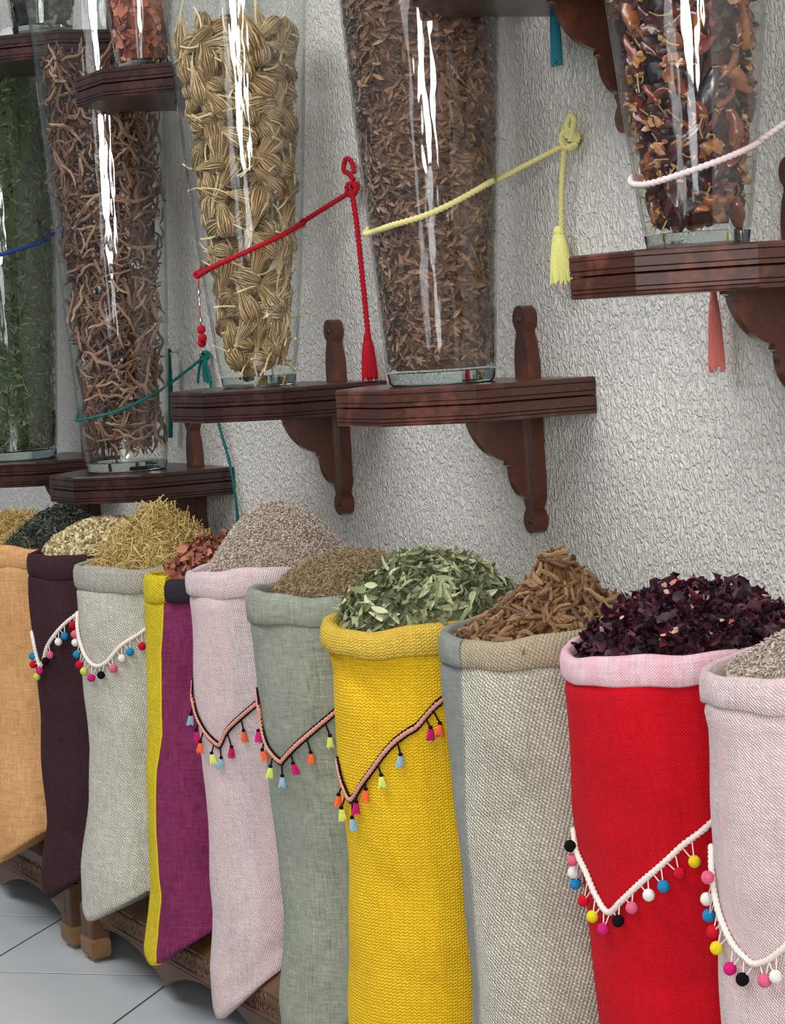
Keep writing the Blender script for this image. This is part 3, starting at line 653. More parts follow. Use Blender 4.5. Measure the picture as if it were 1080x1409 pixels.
# ------------------------------------------------------------------ sacks
SRX = {k: .165 for k in SACK}; SRY = {k: .176 for k in SACK}
SACK['orange'][3][:] = [(.944, -.32), (.5, -.335), (.25, -.372)]
SRX['purple'] = .150; SRY['purple'] = .172; SRX['pink'] = .160
ZBOT = {'dark': (.14, .232), 'white': (.158, .24), 'purple': (.125, .215), 'pink': (.080, .203), 'orange': (.165, .26), 'before': (.165, .26), 'sage': (.08, .203), 'yellow': (.08, .203), 'linen': (.08, .203), 'red': (.08, .203), 'pinkR': (.08, .203)}
def s_yc(k, z):
    p = sorted(SACK[k][3]); return float(np.interp(z, [a for a, _ in p], [q for _, q in p]))
_seed = {k: i*1.7 for i, k in enumerate(SACK)}
def fold(k, a, z):
    """soft creases of a full cloth sack"""
    s = _seed[k]
    v = .0022*math.sin(3*a + 9*z + s) + .0016*math.sin(5*a - 17*z + 2*s) + .0012*math.sin(2*a + 31*z + s*3) + .0010*math.sin(7*a + 12*z - s)
    if k == 'yellow':     # crease under the rim and a dent lower down
        v -= .010*math.exp(-((a+1.25)/.22)**2 - ((z-.845 + .10*(a+1.25))/.022)**2)
        v -= .006*math.exp(-((a+1.0)/.3)**2 - ((z-.50 + .12*(a+1.0))/.03)**2)
        v -= .004*math.exp(-((a+.7)/.4)**2 - ((z-.36 + .1*(a+1.0))/.02)**2)
    if k == 'pink':
        v -= .007*math.exp(-((a+.95)/.25)**2 - ((z-.17 - .10*(a+.95))/.018)**2)
        v -= .005*math.exp(-((a+.6)/.25)**2 - ((z-.235 - .12*(a+.6))/.015)**2)
    if k == 'white': v -= .006*math.exp(-((a+1.3)/.3)**2 - ((z-.60)/.025)**2)
    if k == 'dark': v -= .006*math.exp(-((a+.9)/.4)**2 - ((z-.29 + .1*(a+.9))/.012)**2)
    if k == 'sage': v -= .006*math.exp(-((a+1.2)/.25)**2 - ((z-.59)/.04)**2)
    if k == 'red': v -= .003*math.exp(-((a+.9)/.5)**2 - ((z-.50)/.02)**2)
    return v
def s_pt(k, a, z, off=0.0):
    f = off + fold(k, a, z)
    return Vector((SACK[k][0] + (SRX[k]+f)*math.cos(a), s_yc(k, z) + (SRY[k]+f)*math.sin(a), z))
def zbot(k, a):
    zf, zb = ZBOT[k]; t = min(1, max(0, (1+math.sin(a))/.55))**.62
    return zf + (zb-zf)*t
def sack_body(k, a0=-PI, a1=PI, bottom=True, name='body', na=110, seam=None):
    """cloth tube from the rim down; the front lower corner droops over the bench edge.
    seam(z) replaces a0 or a1 when the sack has two fabrics"""
    m = MB(); nz = 66; zt = SACK[k][1]-.012; rows = []
    full = seam is None
    zs_ = lambda a, t: zbot(k, a) + (zt - zbot(k, a))*t
    pts = []; uvs = []
    for j in range(nz+4):
        ring = []; ruv = []
        for i in range(na+1):
            fr = i/na
            t = max(0, (j-3)/nz)
            if full: a = -1.5*PI + 2*PI*fr
            else:
                lo, hi = seam; am = -PI/2
                zt_ = zs_(-PI/2, t)
                A0 = lo(zt_) if callable(lo) else lo; A1 = hi(zt_) if callable(hi) else hi
                a = A0 + (A1-A0)*fr
            z = zs_(a, t); p = s_pt(k, a, z)
            # narrow a little under the rim, round the bottom edge
            if t > .97: p = p + (Vector((SACK[k][0], s_yc(k, z), z))-p)*.05*(t-.97)/.03
            if j < 4:
                q = (3-j)/3; c = Vector((SACK[k][0], s_yc(k, z)+.0, z)); p = p + (c-p)*(.10*q**1.6); p.z -= .012*(1-(1-q)**2)*.3
                if t == 0 and q > 0: p.z += 0
            if j > 3 and t < .05: pass
            ring.append(p); ruv.append((a*SRX[k], z))
        pts.append(ring); uvs.append(ruv)
    n = na+1; vs_ = [p for r in pts for p in r]; fs = []; us = []
    for j in range(len(pts)-1):
        for i in range(na):
            fs.append((j*n+i, j*n+i+1, (j+1)*n+i+1, (j+1)*n+i)); us.append([uvs[j][i], uvs[j][i+1], uvs[j+1][i+1], uvs[j+1][i]])
    if bottom and full:
        cz = ZBOT[k][1]; c = Vector((SACK[k][0], s_yc(k, cz)+.03, (.2035 if k not in ('dark', 'orange', 'before') else .2285)))
        vs_.append(c); ci = len(vs_)-1
        for i in range(na): fs.append((ci, i+1, i)); us.append([(0, 0), uvs[0][i+1], uvs[0][i]])
    m.add(vs_, fs, us); return m
def weld(me):
    bm = bmesh.new(); bm.from_mesh(me); bmesh.ops.remove_doubles(bm, verts=bm.verts, dist=1e-5); bm.to_mesh(me); bm.free(); return me
def sack_rim(k, a0=-1.5*PI, a1=.5*PI, hh=.025, th=.013, drop=0.0, seed=0, na=110, off=0.0):
    """rolled-over top edge: a fat soft cuff, its outer side up to the top and down inside"""
    q = random.Random(seed); ph = [q.uniform(0, 6) for _ in range(4)]
    prof = [(-.002, -hh*.86), (th*.6, -hh), (th*.92, -hh*.86), (th, -hh*.25), (th*.96, hh*.42), (th*.66, hh*.88), (th*.05, hh), (-th*.6, hh*.86), (-th*1.0, hh*.3), (-th*1.15, -hh), (-th*1.2, -hh*2.6)]
    off = off - .0085
    rows = []; us = []; n = na+1; x0, zr = SACK[k][0], SACK[k][1]
    full = abs(a1-a0-2*PI) < 1e-6
    for i in range(n):
        a = a0 + (a1-a0)*i/na
        wz = .0035*math.sin(2*a+ph[0]) + .0022*math.sin(5*a+ph[1]) + .0012*math.sin(11*a+ph[2]); wr = .0018*math.sin(4*a+ph[3]) + .0012*math.sin(9*a+ph[1])
        ring = []; ur = []; L = 0; last = None
        for dr, dz in prof:
            dz2 = dz*(1 + .10*math.sin(3*a+ph[2])) + wz - drop
            R = dr + wr + off
            ring.append((x0 + (SRX[k]+R)*math.cos(a), s_yc(k, zr) + (SRY[k]+R)*math.sin(a), zr+dz2))
            if last: L += math.hypot(dr-last[0], dz-last[1])
            last = (dr, dz); ur.append((a*SRX[k], L))
        rows.append(ring); us.append(ur)
    m = MB(); P = len(prof); fs = []; fu = []
    for i in range(na):
        for j in range(P-1):
            fs.append((i*P+j, (i+1)*P+j, (i+1)*P+j+1, i*P+j+1)); fu.append([us[i][j], us[i+1][j], us[i+1][j+1], us[i][j+1]])
    if not full:
        for e in (0, na):
            c = Vector((0, 0, 0))
            for j in range(P-1): c += Vector(rows[e][j])/(P-1)
            fs.append(tuple(e*P+j for j in range(P-1))); fu.append([us[e][j] for j in range(P-1)])
    m.add([p for r in rows for p in r], fs, fu); return m

F = dict(
    orange=fabric_mat('orange_hessian', (232, 184, 128), (176, 116, 64), .0056, 'plain', .55), dark=fabric_mat('dark_brown_cloth', (66, 38, 44), (36, 16, 22), .0048, 'plain', .5, bump=.4),
    white=fabric_mat('off_white_weave', (226, 222, 208), (150, 146, 132), .0060, 'twill', .42, bump=.9), yellow=fabric_mat('yellow_knit', (250, 212, 40), (206, 150, 14), .0056, 'knit', .3, .0088, .9),
    purple=fabric_mat('purple_cloth', (144, 54, 98), (84, 18, 54), .0046, 'plain', .62), pink=fabric_mat('pale_pink_weave', (236, 220, 218), (172, 146, 148), .0048, 'twill', .5, bump=.8, vstreak=(222, 190, 186)),
    sage=fabric_mat('sage_weave', (176, 179, 160), (92, 98, 86), .0046, 'plain', .62, vstreak=(138, 144, 132)), linen=fabric_mat('linen_weave', (232, 226, 208), (136, 130, 114), .0068, 'twill', .28, bump=1.0),
    red=fabric_mat('red_cloth', (208, 2, 26), (154, 0, 14), .0050, 'plain', .45, bump=.5), navy=fabric_mat('navy_cloth', (56, 46, 58), (24, 18, 26), .0045, 'plain', .45, bump=.5),
    grey=fabric_mat('grey_side_cloth', (156, 156, 150), (110, 112, 108), .0045, 'plain', .55), tanrim=fabric_mat('tan_rim_weave', (188, 174, 148), (126, 112, 90), .0066, 'twill', .35),
    redrim=fabric_mat('pink_rim_weave', (238, 212, 216), (194, 146, 158), .0045, 'plain', .6, vstreak=(222, 156, 168)), whiterim=fabric_mat('grey_white_rim', (194, 190, 178), (138, 132, 120), .0060, 'twill', .45, bump=.9),
    yellowrim=fabric_mat('faded_yellow_rim', (236, 204, 84), (188, 144, 46), .0056, 'knit', .35, .0088, .9),
    yellowside=fabric_mat('yellow_side_weave', (238, 214, 50), (176, 148, 18), .0062, 'twill', .35, bump=.9),
)
POM = {c: plain_mat('pompom_' + c, rgb, .95, .1, 0, .18, 400) for c, rgb in dict(blue=(36, 128, 178), red=(196, 22, 40), lime=(196, 200, 84), magenta=(198, 36, 108), black=(18, 16, 20), pink=(214, 96, 122), white=(226, 222, 214), yellow=(222, 200, 38), orange=(240, 108, 64), ltblue=(150, 186, 204), limet=(216, 226, 110)).items()}
M['cord_white'] = plain_mat('white_cotton_cord', (226, 214, 204), .9, .1, 0, .1, 300); M['braid_black'] = plain_mat('black_braid', (26, 18, 24), .9, .1); M['braid_coral'] = plain_mat('coral_braid', (214, 150, 130), .9, .1, 0, .25, 250)
CNAME = dict(blue='blue', red='red', lime='yellow-green', magenta='magenta', black='black', pink='pink', white='white', yellow='yellow', orange='orange', ltblue='light blue')

def gar_pt(k, a, z, rad):
    """point hanging on or just off the cloth: rad is distance from the sack axis for a round sack of .176"""
    return s_pt(k, math.radians(a), z, rad-.176)
for k in GAR:      # the trims run on round the sack
    bd = GAR[k][0]; e, e2 = bd[-1], bd[-3]; sl = (e[1]-e2[1])/(e[0]-e2[0]); bd.append((e[0]+14, e[1]+14*max(.0012, sl), .177)); bd.append((e[0]+28, e[1]+28*max(.0012, sl), .177))
    e = bd[0]; bd.insert(0, (e[0]-9, e[1]+.028, .177))
def pom_trim(k, root):
    band, poms = GAR[k]
    path = dense_path([gar_pt(k, a, z, r+.001) for a, z, r in band], .003)
    m = MB(); m.tube(path, .0045, 8, True, 420, 2)
    for c, a, z, r in poms:       # two threads from the cord to each pompom
        p = gar_pt(k, a, z, r+.004)
        near = sorted(range(len(path)), key=lambda i: (Vector(path[i])-p).length - .4*(path[i].z-p.z))[:1][0]
        for d in (-3, 3):
            q = Vector(path[max(0, min(len(path)-1, near+d))])
            m.tube([q, (q+p)/2 + Vector((0, 0, -.001)), p], .0011, 4)
    t = m.build('pompom_trim', M['cord_white'], root)
    for c, a, z, r in poms:
        me = pom_me(c); o = mesh_obj('pompom', me, t, None, gar_pt(k, a, z, r+.0045)); o['label'] = CNAME[c] + ' felt pompom'
_pm = {}
def pom_me(c):
    if c not in _pm:
        m = MB(); m.ball((0, 0, 0), .0092, 14)
        for i, p in enumerate(m.v): s = 1 + .05*math.sin(i*12.9898)*math.cos(i*4.1); m.v[i] = (p[0]*s, p[1]*s, p[2]*s)
        me = m.mesh('pompom'); me.materials.append(POM[c]); _pm[c] = me
    return _pm[c]
_tm = {}
def tuft_me(c):
    if c not in _tm:
        m = MB(); q = random.Random(5)
        m.lathe([(.001, .001), (.0032, -.0015), (.0044, -.008), (.0056, -.017), (.001, -.0165)], 10)
        for i in range(16):
            a = 2*PI*i/16; r0 = .0036; r1 = .0062*q.uniform(.85, 1.2); m.tube([(r0*math.cos(a), r0*math.sin(a), -.002), (.0050*math.cos(a), .0050*math.sin(a), -.010), (r1*math.cos(a), r1*math.sin(a), -.0205*q.uniform(.85, 1.08))], .0011, 4)
        me = m.mesh('tassel'); me.materials.append(POM['limet' if c == 'lime' else c]); _tm[c] = me
    return _tm[c]
def tassel_trim(k, root):
    band, poms = GAR[k]
    path = dense_path([gar_pt(k, a, z, r+.0005) for a, z, r in band], .003); n = len(path)
    m = MB()
    for s in (-1, 1):     # two black edges around the coral braid
        m.tube([p + Vector((0, 0, .0052*s)) for p in path], .0026, 6, True, 500, 2)
    for c, a, z, r in poms:
        p = gar_pt(k, a, z+.009, r+.003)
        near = min(range(n), key=lambda i: (Vector(path[i])-p).length - .5*(path[i].z-p.z)); q = Vector(path[near])
        m.tube(dense_path([q, (q+p)/2, p], .004), .0017, 5); m.ball(p, .0042, 8, (1, 1, .9))
    t = m.build('tassel_trim', M['braid_black'], root)
    br = MB(); br.tube([p + Vector((math.cos(0)*0, -.0008, 0)) for p in path], .0042, 8, True, 420, 2); br.build('braid', M['braid_coral'], t)
    for c, a, z, r in poms:
        o = mesh_obj('tassel', tuft_me(c), t, None, gar_pt(k, a, z+.0075, r+.003)); o.rotation_euler = (random.uniform(-.2, .2), random.uniform(-.25, .25), random.uniform(0, 6)); o['label'] = CNAME[c] + ' tassel'

SLAB = {
 'before': 'sack beyond the orange one, mostly outside the left edge', 'orange': 'orange hessian sack at the left edge', 'dark': 'dark brown cloth sack with a white pompom trim',
 'white': 'off-white woven sack with a pompom trim, between the dark brown and purple sacks', 'purple': 'purple sack with a yellow side strip and a dark rolled rim',
 'pink': 'tall pale pink sack with a coloured tassel trim', 'sage': 'sage green-grey sack with a coloured tassel trim', 'yellow': 'bright yellow knitted sack with a coloured tassel trim',
 'linen': 'beige linen sack with a grey side strip and no trim', 'red': 'bright red sack with a pale pink rim and a pompom trim', 'pinkR': 'pale pink sack with a pompom trim at the right edge'}
seam_lin = lambda z: math.radians(float(np.interp(z, [.32, .42, .58, .70, .81, .92], [-95.3, -93.2, -90.9, -88.4, -84.7, -84.4])))
seam_pur = lambda z: math.radians(float(np.interp(z, [.16, .22, .273, .316, .426, .55, .63, .72, .80, .85, .90], [-81, -79.9, -76.5, -78.4, -79.8, -78.8, -72.7, -74.2, -75.4, -72, -69])))
for k in SACK:
    if k == 'before': continue
    r = empty('spice_sack', (SACK[k][0], -.32, ZBOT[k][1]-.02), SLAB[k], 'sack', 'cloth sacks of spices along the wall')
    inv = Matrix.Translation(-r.location)
    def put(mb, nm, mat, parent=r, weldit=False):
        me = mb.mesh(nm, math.radians(80))
        if weldit: weld(me)
        me.transform(inv); return mesh_obj(nm, me, parent, mat)
    if k in ('linen', 'purple'):
        sm = seam_lin if k == 'linen' else seam_pur
        back = math.radians(-185 if k == 'linen' else -170)
        put(sack_body(k, seam=(sm, lambda z, b=back: b + 2*PI)), 'main_panel', F[k])
        o = put(sack_body(k, seam=(back, sm), na=40), 'side_panel', F['grey' if k == 'linen' else 'yellowside']); o['label'] = 'grey side strip' if k == 'linen' else 'yellow side strip'
        zz = np.linspace(ZBOT[k][0]+.012, SACK[k][1]-.03, 60)
        m = MB(); m.tube([s_pt(k, sm(z), z, .0008) for z in zz], .0022 if k == 'purple' else .0012, 6, True, 600, 2); put(m, 'seam', F['yellowside' if k == 'purple' else 'grey'])
        if k == 'linen':
            put(sack_rim(k, math.radians(-80.5), math.radians(175), seed=3), 'rim', F['tanrim'])
            put(sack_rim(k, math.radians(-185), math.radians(-82), seed=3, na=50), 'rim_side', F['grey'])['label'] = 'grey end of the rolled rim'
        else:
            put(sack_rim(k, math.radians(-62), math.radians(190), hh=.026, th=.019, seed=4, off=.004), 'rim', F['navy'])['label'] = 'dark rolled rim'
            put(sack_rim(k, math.radians(-170), math.radians(-64), hh=.030, th=.012, seed=9, na=50), 'rim_side', F['yellowside'])['label'] = 'yellow end of the rim'
    else:
        put(sack_body(k), 'body', F['pink' if k == 'pinkR' else k], weldit=True)
        prm = dict(hh=.027, th=.013)
        if k == 'sage': prm = dict(hh=.030, th=.015)
        if k == 'yellow': prm = dict(hh=.025, th=.017)
        if k == 'red': prm = dict(hh=.021, th=.010)
        if k == 'pinkR': prm = dict(hh=.023, th=.010)
        put(sack_rim(k, seed=ord(k[0]), **prm), 'rim', F[{'red': 'redrim', 'pinkR': 'pink', 'white': 'whiterim', 'yellow': 'yellowrim'}.get(k, k)], weldit=True)
    if k in GAR:
        t0 = set(bpy.data.objects)
        (pom_trim if k in ('dark', 'white', 'red', 'pinkR') else tassel_trim)(k, None)
        t = [o for o in bpy.data.objects if o not in t0 and o.parent is None][0]; t.parent = r; t.location = -r.location

# ------------------------------------------------------------------ heaps of spices in the sacks
def heap_surface(k, H, R, shape, dx=0.0, dy=.018, ell=1.0, dz=0.0):
    c = (SACK[k][0]+dx, s_yc(k, SACK[k][1])+dy); z0 = SACK[k][1] + .014 + dz; sd = _seed[k]
    def f(x, y):
        px, py = (x-c[0]), (y-c[1])*ell; q = math.hypot(px, py)/R; th = math.atan2(py, px)
        q *= 1 + .05*math.sin(3*th+sd) + .03*math.sin(5*th+2*sd)
        if shape == 'dome': s = max(0, 1-q*q)**.75 if q < 1 else 0
        elif shape == 'cone': s = max(0, 1-(q**1.35)) if q < 1 else 0
        elif shape == 'peak': s = .55*max(0, 1-q**1.6) + .45*math.exp(-(q/.30)**2)
        elif shape == 'round': s = max(0, 1-q**1.9)**1.05 if q < 1 else 0
        else: s = .5*(1+math.cos(PI*min(1, q)))**1.0
        return z0 - .004 + H*s - (.02*(q-1) if q > 1 else 0)
    return c, f
def heap_base(k, c, f, R, n=26):
    m = MB(); rs = []
    for j in range(n+1):
        q = max(1e-4, R*j/n); rs.append([(c[0]+q*math.cos(2*PI*i/48), c[1]+q*math.sin(2*PI*i/48), f(c[0]+q*math.cos(2*PI*i/48), c[1]+q*math.sin(2*PI*i/48))-.004) for i in range(48)])
    rs.append([(p[0], p[1], SACK[k][1]-.06) for p in rs[-1]]); rs.append([(c[0]+(p[0]-c[0])*.1, c[1]+(p[1]-c[1])*.1, SACK[k][1]-.06) for p in rs[-1]])
    m.rings(rs); return m.mesh('heap_base', False)
def heap_spots(c, f, R, n, lift=(0, .004), tilt=.25, bias=None):
    out = []
    while len(out) < n:
        q = R*math.sqrt(rng.uniform()); a = rng.uniform(0, 2*PI); x, y = c[0]+q*math.cos(a), c[1]+q*math.sin(a)
        e = .004; nx = -(f(x+e, y)-f(x-e, y))/(2*e); ny = -(f(x, y+e)-f(x, y-e))/(2*e); nn = Vector((nx, ny, 1)).normalized()
        if rng.uniform() > 1/(nn.z+.35)/1.8: continue
        nn = (nn + Vector(rng.normal(size=3))*tilt).normalized()
        out.append((Vector((x, y, f(x, y))) + Vector((nx, ny, 1)).normalized()*rng.uniform(*lift), rand_dir_on(nn), nn))
    return out
def stuff_heap(k, name, label, cat, meshes, n, mat, H, R, shape, lift=(-.002, .003), tilt=.3, smin=.8, smax=1.25, **kw):
    c, f = heap_surface(k, H, R, shape, **kw)
    sp = heap_spots(c, f, R*1.0, n, lift, tilt)
    me = scatter_mesh(name, [(q, mats(s, smin, smax, 2)) for q, s in zip(meshes, split(sp, len(meshes)))] + [(heap_base(k, c, f, R), [np.eye(4)])])
    tag(mesh_obj(name, me, None, mat), label, cat, kind='stuff'); return c, f
def Hof(k, dz=0.0): return SACK[k][2]-SACK[k][1]-.014-dz
straw = [straw_piece(.05, .0009, .06), straw_piece(.035, .0008, -.08), straw_piece(.06, .0010, .03), grain_piece(.008, .0018, 5)]
m_straw = piece_mat('golden_straw', [(128, 98, 46), (172, 142, 80), (204, 178, 112), (222, 200, 140)], .6, .3)
stuff_heap('before', 'straw_heap', 'heap of golden straw at the far left edge behind the dark green heap', 'straw', straw, 2600, m_straw, Hof('before'), .15, 'dome', tilt=.45)
gneed = [strip_piece(.022, .0045, .15, .6, 3), strip_piece(.028, .004, -.12, .6, 3)]
stuff_heap('orange', 'dark_green_heap', 'heap of dark grey-green leaves in the orange sack', 'leaves', gneed, 4200, piece_mat('grey_green_leaf', [(34, 38, 32), (58, 64, 54), (84, 92, 78), (112, 118, 102)], .75, .2), Hof('orange'), .152, 'cone', lift=(-.002, .008), tilt=.5)
pods = [grain_piece(.014, .0042, 6), grain_piece(.011, .0035, 5), flake_piece(.012, .008, 51)]
stuff_heap('dark', 'seed_pod_heap', 'heap of pale beige seed pods in the dark brown sack', 'seeds', pods, 3600, piece_mat('beige_pod', [(132, 112, 74), (172, 152, 108), (200, 182, 140), (222, 210, 172)], .6, .3), Hof('dark'), .152, 'dome', lift=(-.002, .004), tilt=.4)
stuff_heap('white', 'straw_heap', 'heap of golden straw in the off-white sack', 'straw', straw, 4200, m_straw, Hof('white')+.002, .152, 'cone', lift=(-.002, .010), tilt=.5)
seeds = [grain_piece(.0075, .0012), grain_piece(.006, .0011), grain_piece(.009, .0010)]
m_seed = piece_mat('grey_tan_seed', [(112, 96, 84), (158, 140, 126), (186, 170, 156), (212, 198, 186)], .65, .3)
stuff_heap('pink', 'seed_heap', 'tall smooth heap of grey-tan seeds in the pale pink tassel-trimmed sack', 'seeds', seeds, 15000, m_seed, Hof('pink')+.002, .160, 'round', lift=(-.0015, .0015), tilt=.35, dy=.016)
fine = [grain_piece(.006, .0010), straw_piece(.022, .0006, .05), grain_piece(.008, .0008)]
stuff_heap('sage', 'fine_brown_heap', 'heap of fine brown seed stalks in the sage sack', 'seeds', fine, 11000, piece_mat('fine_brown', [(84, 66, 46), (128, 106, 78), (160, 138, 104), (186, 166, 130)], .7, .25), Hof('sage'), .152, 'dome', lift=(-.0015, .0025), tilt=.4, dy=.03)
stuff_heap('pinkR', 'seed_heap', 'heap of grey-tan seeds in the sack at the right edge', 'seeds', seeds, 9000, m_seed, Hof('pinkR')+.012, .152, 'cone', lift=(-.0015, .0025), tilt=.35, dy=.016)

# orange-brown bark chips in the purple sack
chips2 = [flake_piece(.045, .012, 70+s, 5, .4) for s in range(5)]
c, f = stuff_heap('purple', 'bark_chip_heap', 'heap of small orange-brown bark pieces under the chips in the purple sack', 'chips', [flake_piece(.02, .009, 80), flake_piece(.024, .010, 81)], 900, mci, Hof('purple')-.008, .132, 'dome')
individuals('bark_chip', chips2, heap_spots(c, f, .14, 130, (.001, .012), .45), mc, 'orange-brown bark chip on the heap in the purple sack', 'chip', 'bark chips in the purple sack', .8, 1.2, 1.2)
# green leaves in the yellow sack
leaf = [strip_piece(.046, .013, .16, .45, 5), strip_piece(.038, .011, -.14, .6, 5), strip_piece(.052, .011, .22, .7, 5), strip_piece(.034, .014, .1, .35, 5)]
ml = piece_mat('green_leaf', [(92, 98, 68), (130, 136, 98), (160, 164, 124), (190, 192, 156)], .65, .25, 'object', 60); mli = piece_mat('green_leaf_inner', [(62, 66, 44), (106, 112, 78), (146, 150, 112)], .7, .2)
c, f = stuff_heap('yellow', 'green_leaf_heap', 'smaller green leaf fragments filling the heap in the yellow sack', 'leaves', [strip_piece(.026, .009, .15, .5, 3), strip_piece(.02, .007, -.15, .5, 3)], 2200, mli, Hof('yellow')-.012, .160, 'dome', lift=(-.003, .006), tilt=.5, dy=.022)
individuals('green_leaf', leaf, heap_spots(c, f, .166, 300, (.002, .013), .35), ml, 'dried green leaf on the heap in the yellow sack', 'leaf', 'dried green leaves in the yellow sack', .75, 1.15, .7)
# brown root fingers in the linen sack
fing = [root_piece(.050, .0040, .62, 8, 6, 100+s, .6) for s in range(7)] + [root_piece(.036, .0046, .3, 6, 6, 120+s, .7) for s in range(2)]
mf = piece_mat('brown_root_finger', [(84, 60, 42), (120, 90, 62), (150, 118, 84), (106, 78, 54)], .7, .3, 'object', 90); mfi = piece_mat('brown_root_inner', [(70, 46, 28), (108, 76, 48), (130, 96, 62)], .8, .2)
c, f = stuff_heap('linen', 'root_finger_heap', 'bed of shorter brown roots under the heap in the linen sack', 'roots', [root_piece(.035, .004, .35, 5, 6, 140)], 700, mfi, Hof('linen')-.012, .158, 'peak', lift=(-.004, .004), dy=.024)
individuals('root_finger', fing, heap_spots(c, f, .170, 300, (.001, .010), .13), mf, 'finger-shaped brown root on the heap in the linen sack', 'root', 'finger-shaped roots in the linen sack', .8, 1.25, 3)
# dark petals in the red sack
pet = [flake_piece(.034, .011, 200+s, 6, .55) for s in range(5)] + [strip_piece(.036, .010, b_, f_, 6) for b_, f_ in ((.4, .9), (-.35, 1.2), (.25, -1.0))]
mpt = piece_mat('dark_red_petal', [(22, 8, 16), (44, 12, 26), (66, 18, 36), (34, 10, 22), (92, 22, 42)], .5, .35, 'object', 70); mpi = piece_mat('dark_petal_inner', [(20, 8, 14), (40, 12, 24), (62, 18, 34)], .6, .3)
c, f = stuff_heap('red', 'dark_petal_heap', 'smaller dark red petal fragments filling the heap in the red sack', 'petals', [flake_piece(.024, .008, 220+s, 4, .55) for s in range(4)], 3000, mpi, Hof('red')-.012, .160, 'dome', lift=(-.003, .008), tilt=.7, dy=.028, dz=-.002)
individuals('dark_red_petal', pet, heap_spots(c, f, .168, 300, (.002, .016), .8), mpt, 'crumpled dark red petal on the heap in the red sack', 'petal', 'dark red petals in the red sack', .8, 1.25, 1.5)
bit = [flake_piece(.012, .008, 240), flake_piece(.010, .009, 241)]
individuals('pale_calyx_bit', bit, heap_spots(c, f, .15, 42, (.010, .017), .5), piece_mat('pale_bit', [(176, 126, 112), (216, 178, 156), (196, 92, 96)], .6, .3, 'object'), 'small pale bit among the dark red petals', 'petal', 'pale bits among the dark red petals', .7, 1.2, 1)
# ------------------------------------------------------------------ cords, tassels and hooks on the wall
def cord_mat(n, rgb): return plain_mat(n, rgb, .8, .2, 0, .14, 350)
CM = dict(yellow=cord_mat('pale_yellow_cord', (214, 206, 138)), lemon=cord_mat('lemon_tassel', (232, 230, 146)), red=cord_mat('red_cord', (168, 14, 34)), teal=cord_mat('teal_cord', (18, 98, 92)), blue=cord_mat('blue_cord', (38, 64, 132)),
          pink=cord_mat('pinkish_white_cord', (226, 206, 204)), salmon=cord_mat('salmon_tassel', (218, 124, 114)), aqua=cord_mat('teal_blue_tassel', (44, 128, 146)))
def wrap(key, hits, a_from, a_to, n=14):
    """continue a cord round the back of the vase from angle a_from to a_to"""
    c, rad = INNER[key]; out = []
    for i in range(1, n+1):
        t = i/n; a = math.radians(a_from + (a_to-a_from)*t); h = hits[0][1] + (hits[-1][1]-hits[0][1])*t
        out.append(Vector(c) + Vector((math.cos(a)*(rad(h)+.008), math.sin(a)*(rad(h)+.008), h)))
    return out
def on_vase(key, hits, off=.008):
    c, rad = INNER[key]; return [Vector(c) + Vector((math.cos(math.radians(a))*(rad(h)+off), math.sin(math.radians(a))*(rad(h)+off), h)) for a, h in hits]
def rope(mb, pts, r, step=.003): mb.tube(dense_path(pts, step), r, 10, True, 330, 2)
def hook(parent, p):
    """a small wall hook"""
    p = Vector(p); m = MB(); m.tube(dense_path([(p.x, -.001, p.z), (p.x, p.y-.006, p.z), (p.x, p.y-.012, p.z+.006), (p.x, p.y-.008, p.z+.013)], .002), .0016, 6)
    m.lathe([(.005, 0), (.005, .002), (.001, .0025)], 10, (0, 0, 0)); k = len(m.v)-30
    for i in range(k, len(m.v)): q = m.v[i]; m.v[i] = (p.x+q[0], -.001-q[2], p.z+q[1])
    return m.build('hook', M['metal'], parent)
def knot(mb, p, r, R, seed=0):
    """an overhand knot, three rope turns"""
    q = random.Random(seed); p = Vector(p)
    for k in range(3):
        tilt = q.uniform(-.5, .5) + k*1.05; pts = []
        for i in range(15):
            a = 2*PI*i/14; v = Vector((R*math.cos(a), .55*R*math.sin(a)*.8, R*.75*math.sin(a))); v.rotate(Matrix.Rotation(tilt, 3, 'Y')); pts.append(p + v + Vector((0, -.004*k+.004, 0)))
        rope(mb, pts, r, .004)
def tassel_parts(parent, top, L, R, mat, lab=None, strands=34, seed=1):
    """bound head and a skirt of threads"""
    q = random.Random(seed); t = Vector(top); m = MB()
    m.lathe([(.001, .004), (R*.36, .003), (R*.5, -.004), (R*.46, -.009), (R*.5, -.011), (R*.5, -.015), (R*.68, -.02), (R*.82, -L*.5), (R*.86, -L*.97), (.001, -L*.96)], 18, t)
    for i in range(strands):
        a = 2*PI*i/strands; e = q.uniform(.82, 1.05)
        m.tube([t + Vector((R*.46*math.cos(a), R*.46*math.sin(a), -.012)), t + Vector((R*.68*math.cos(a), R*.68*math.sin(a), -L*.3)), t + Vector((R*.86*math.cos(a), R*.86*math.sin(a), -L*.62)), t + Vector((R*e*math.cos(a), R*e*math.sin(a), -L*q.uniform(.95, 1.05)))], .0016, 5)
    for zz in (-.0085, -.0105, -.0125): m.lathe([(R*.5, zz-.001), (R*.56, zz), (R*.5, zz+.001)], 16, t)
    o = m.build('tassel', mat, parent)
    if lab: o['label'] = lab
    return o
def root_at(name, p, label, cat): return empty(name, p, label, cat)
def putw(mb, nm, mat, r):
    me = mb.mesh(nm); me.transform(Matrix.Translation(-r.location)); return mesh_obj(nm, me, r, mat)
def fix(o, r): o.parent = r; o.location = -Vector(r.location); return o

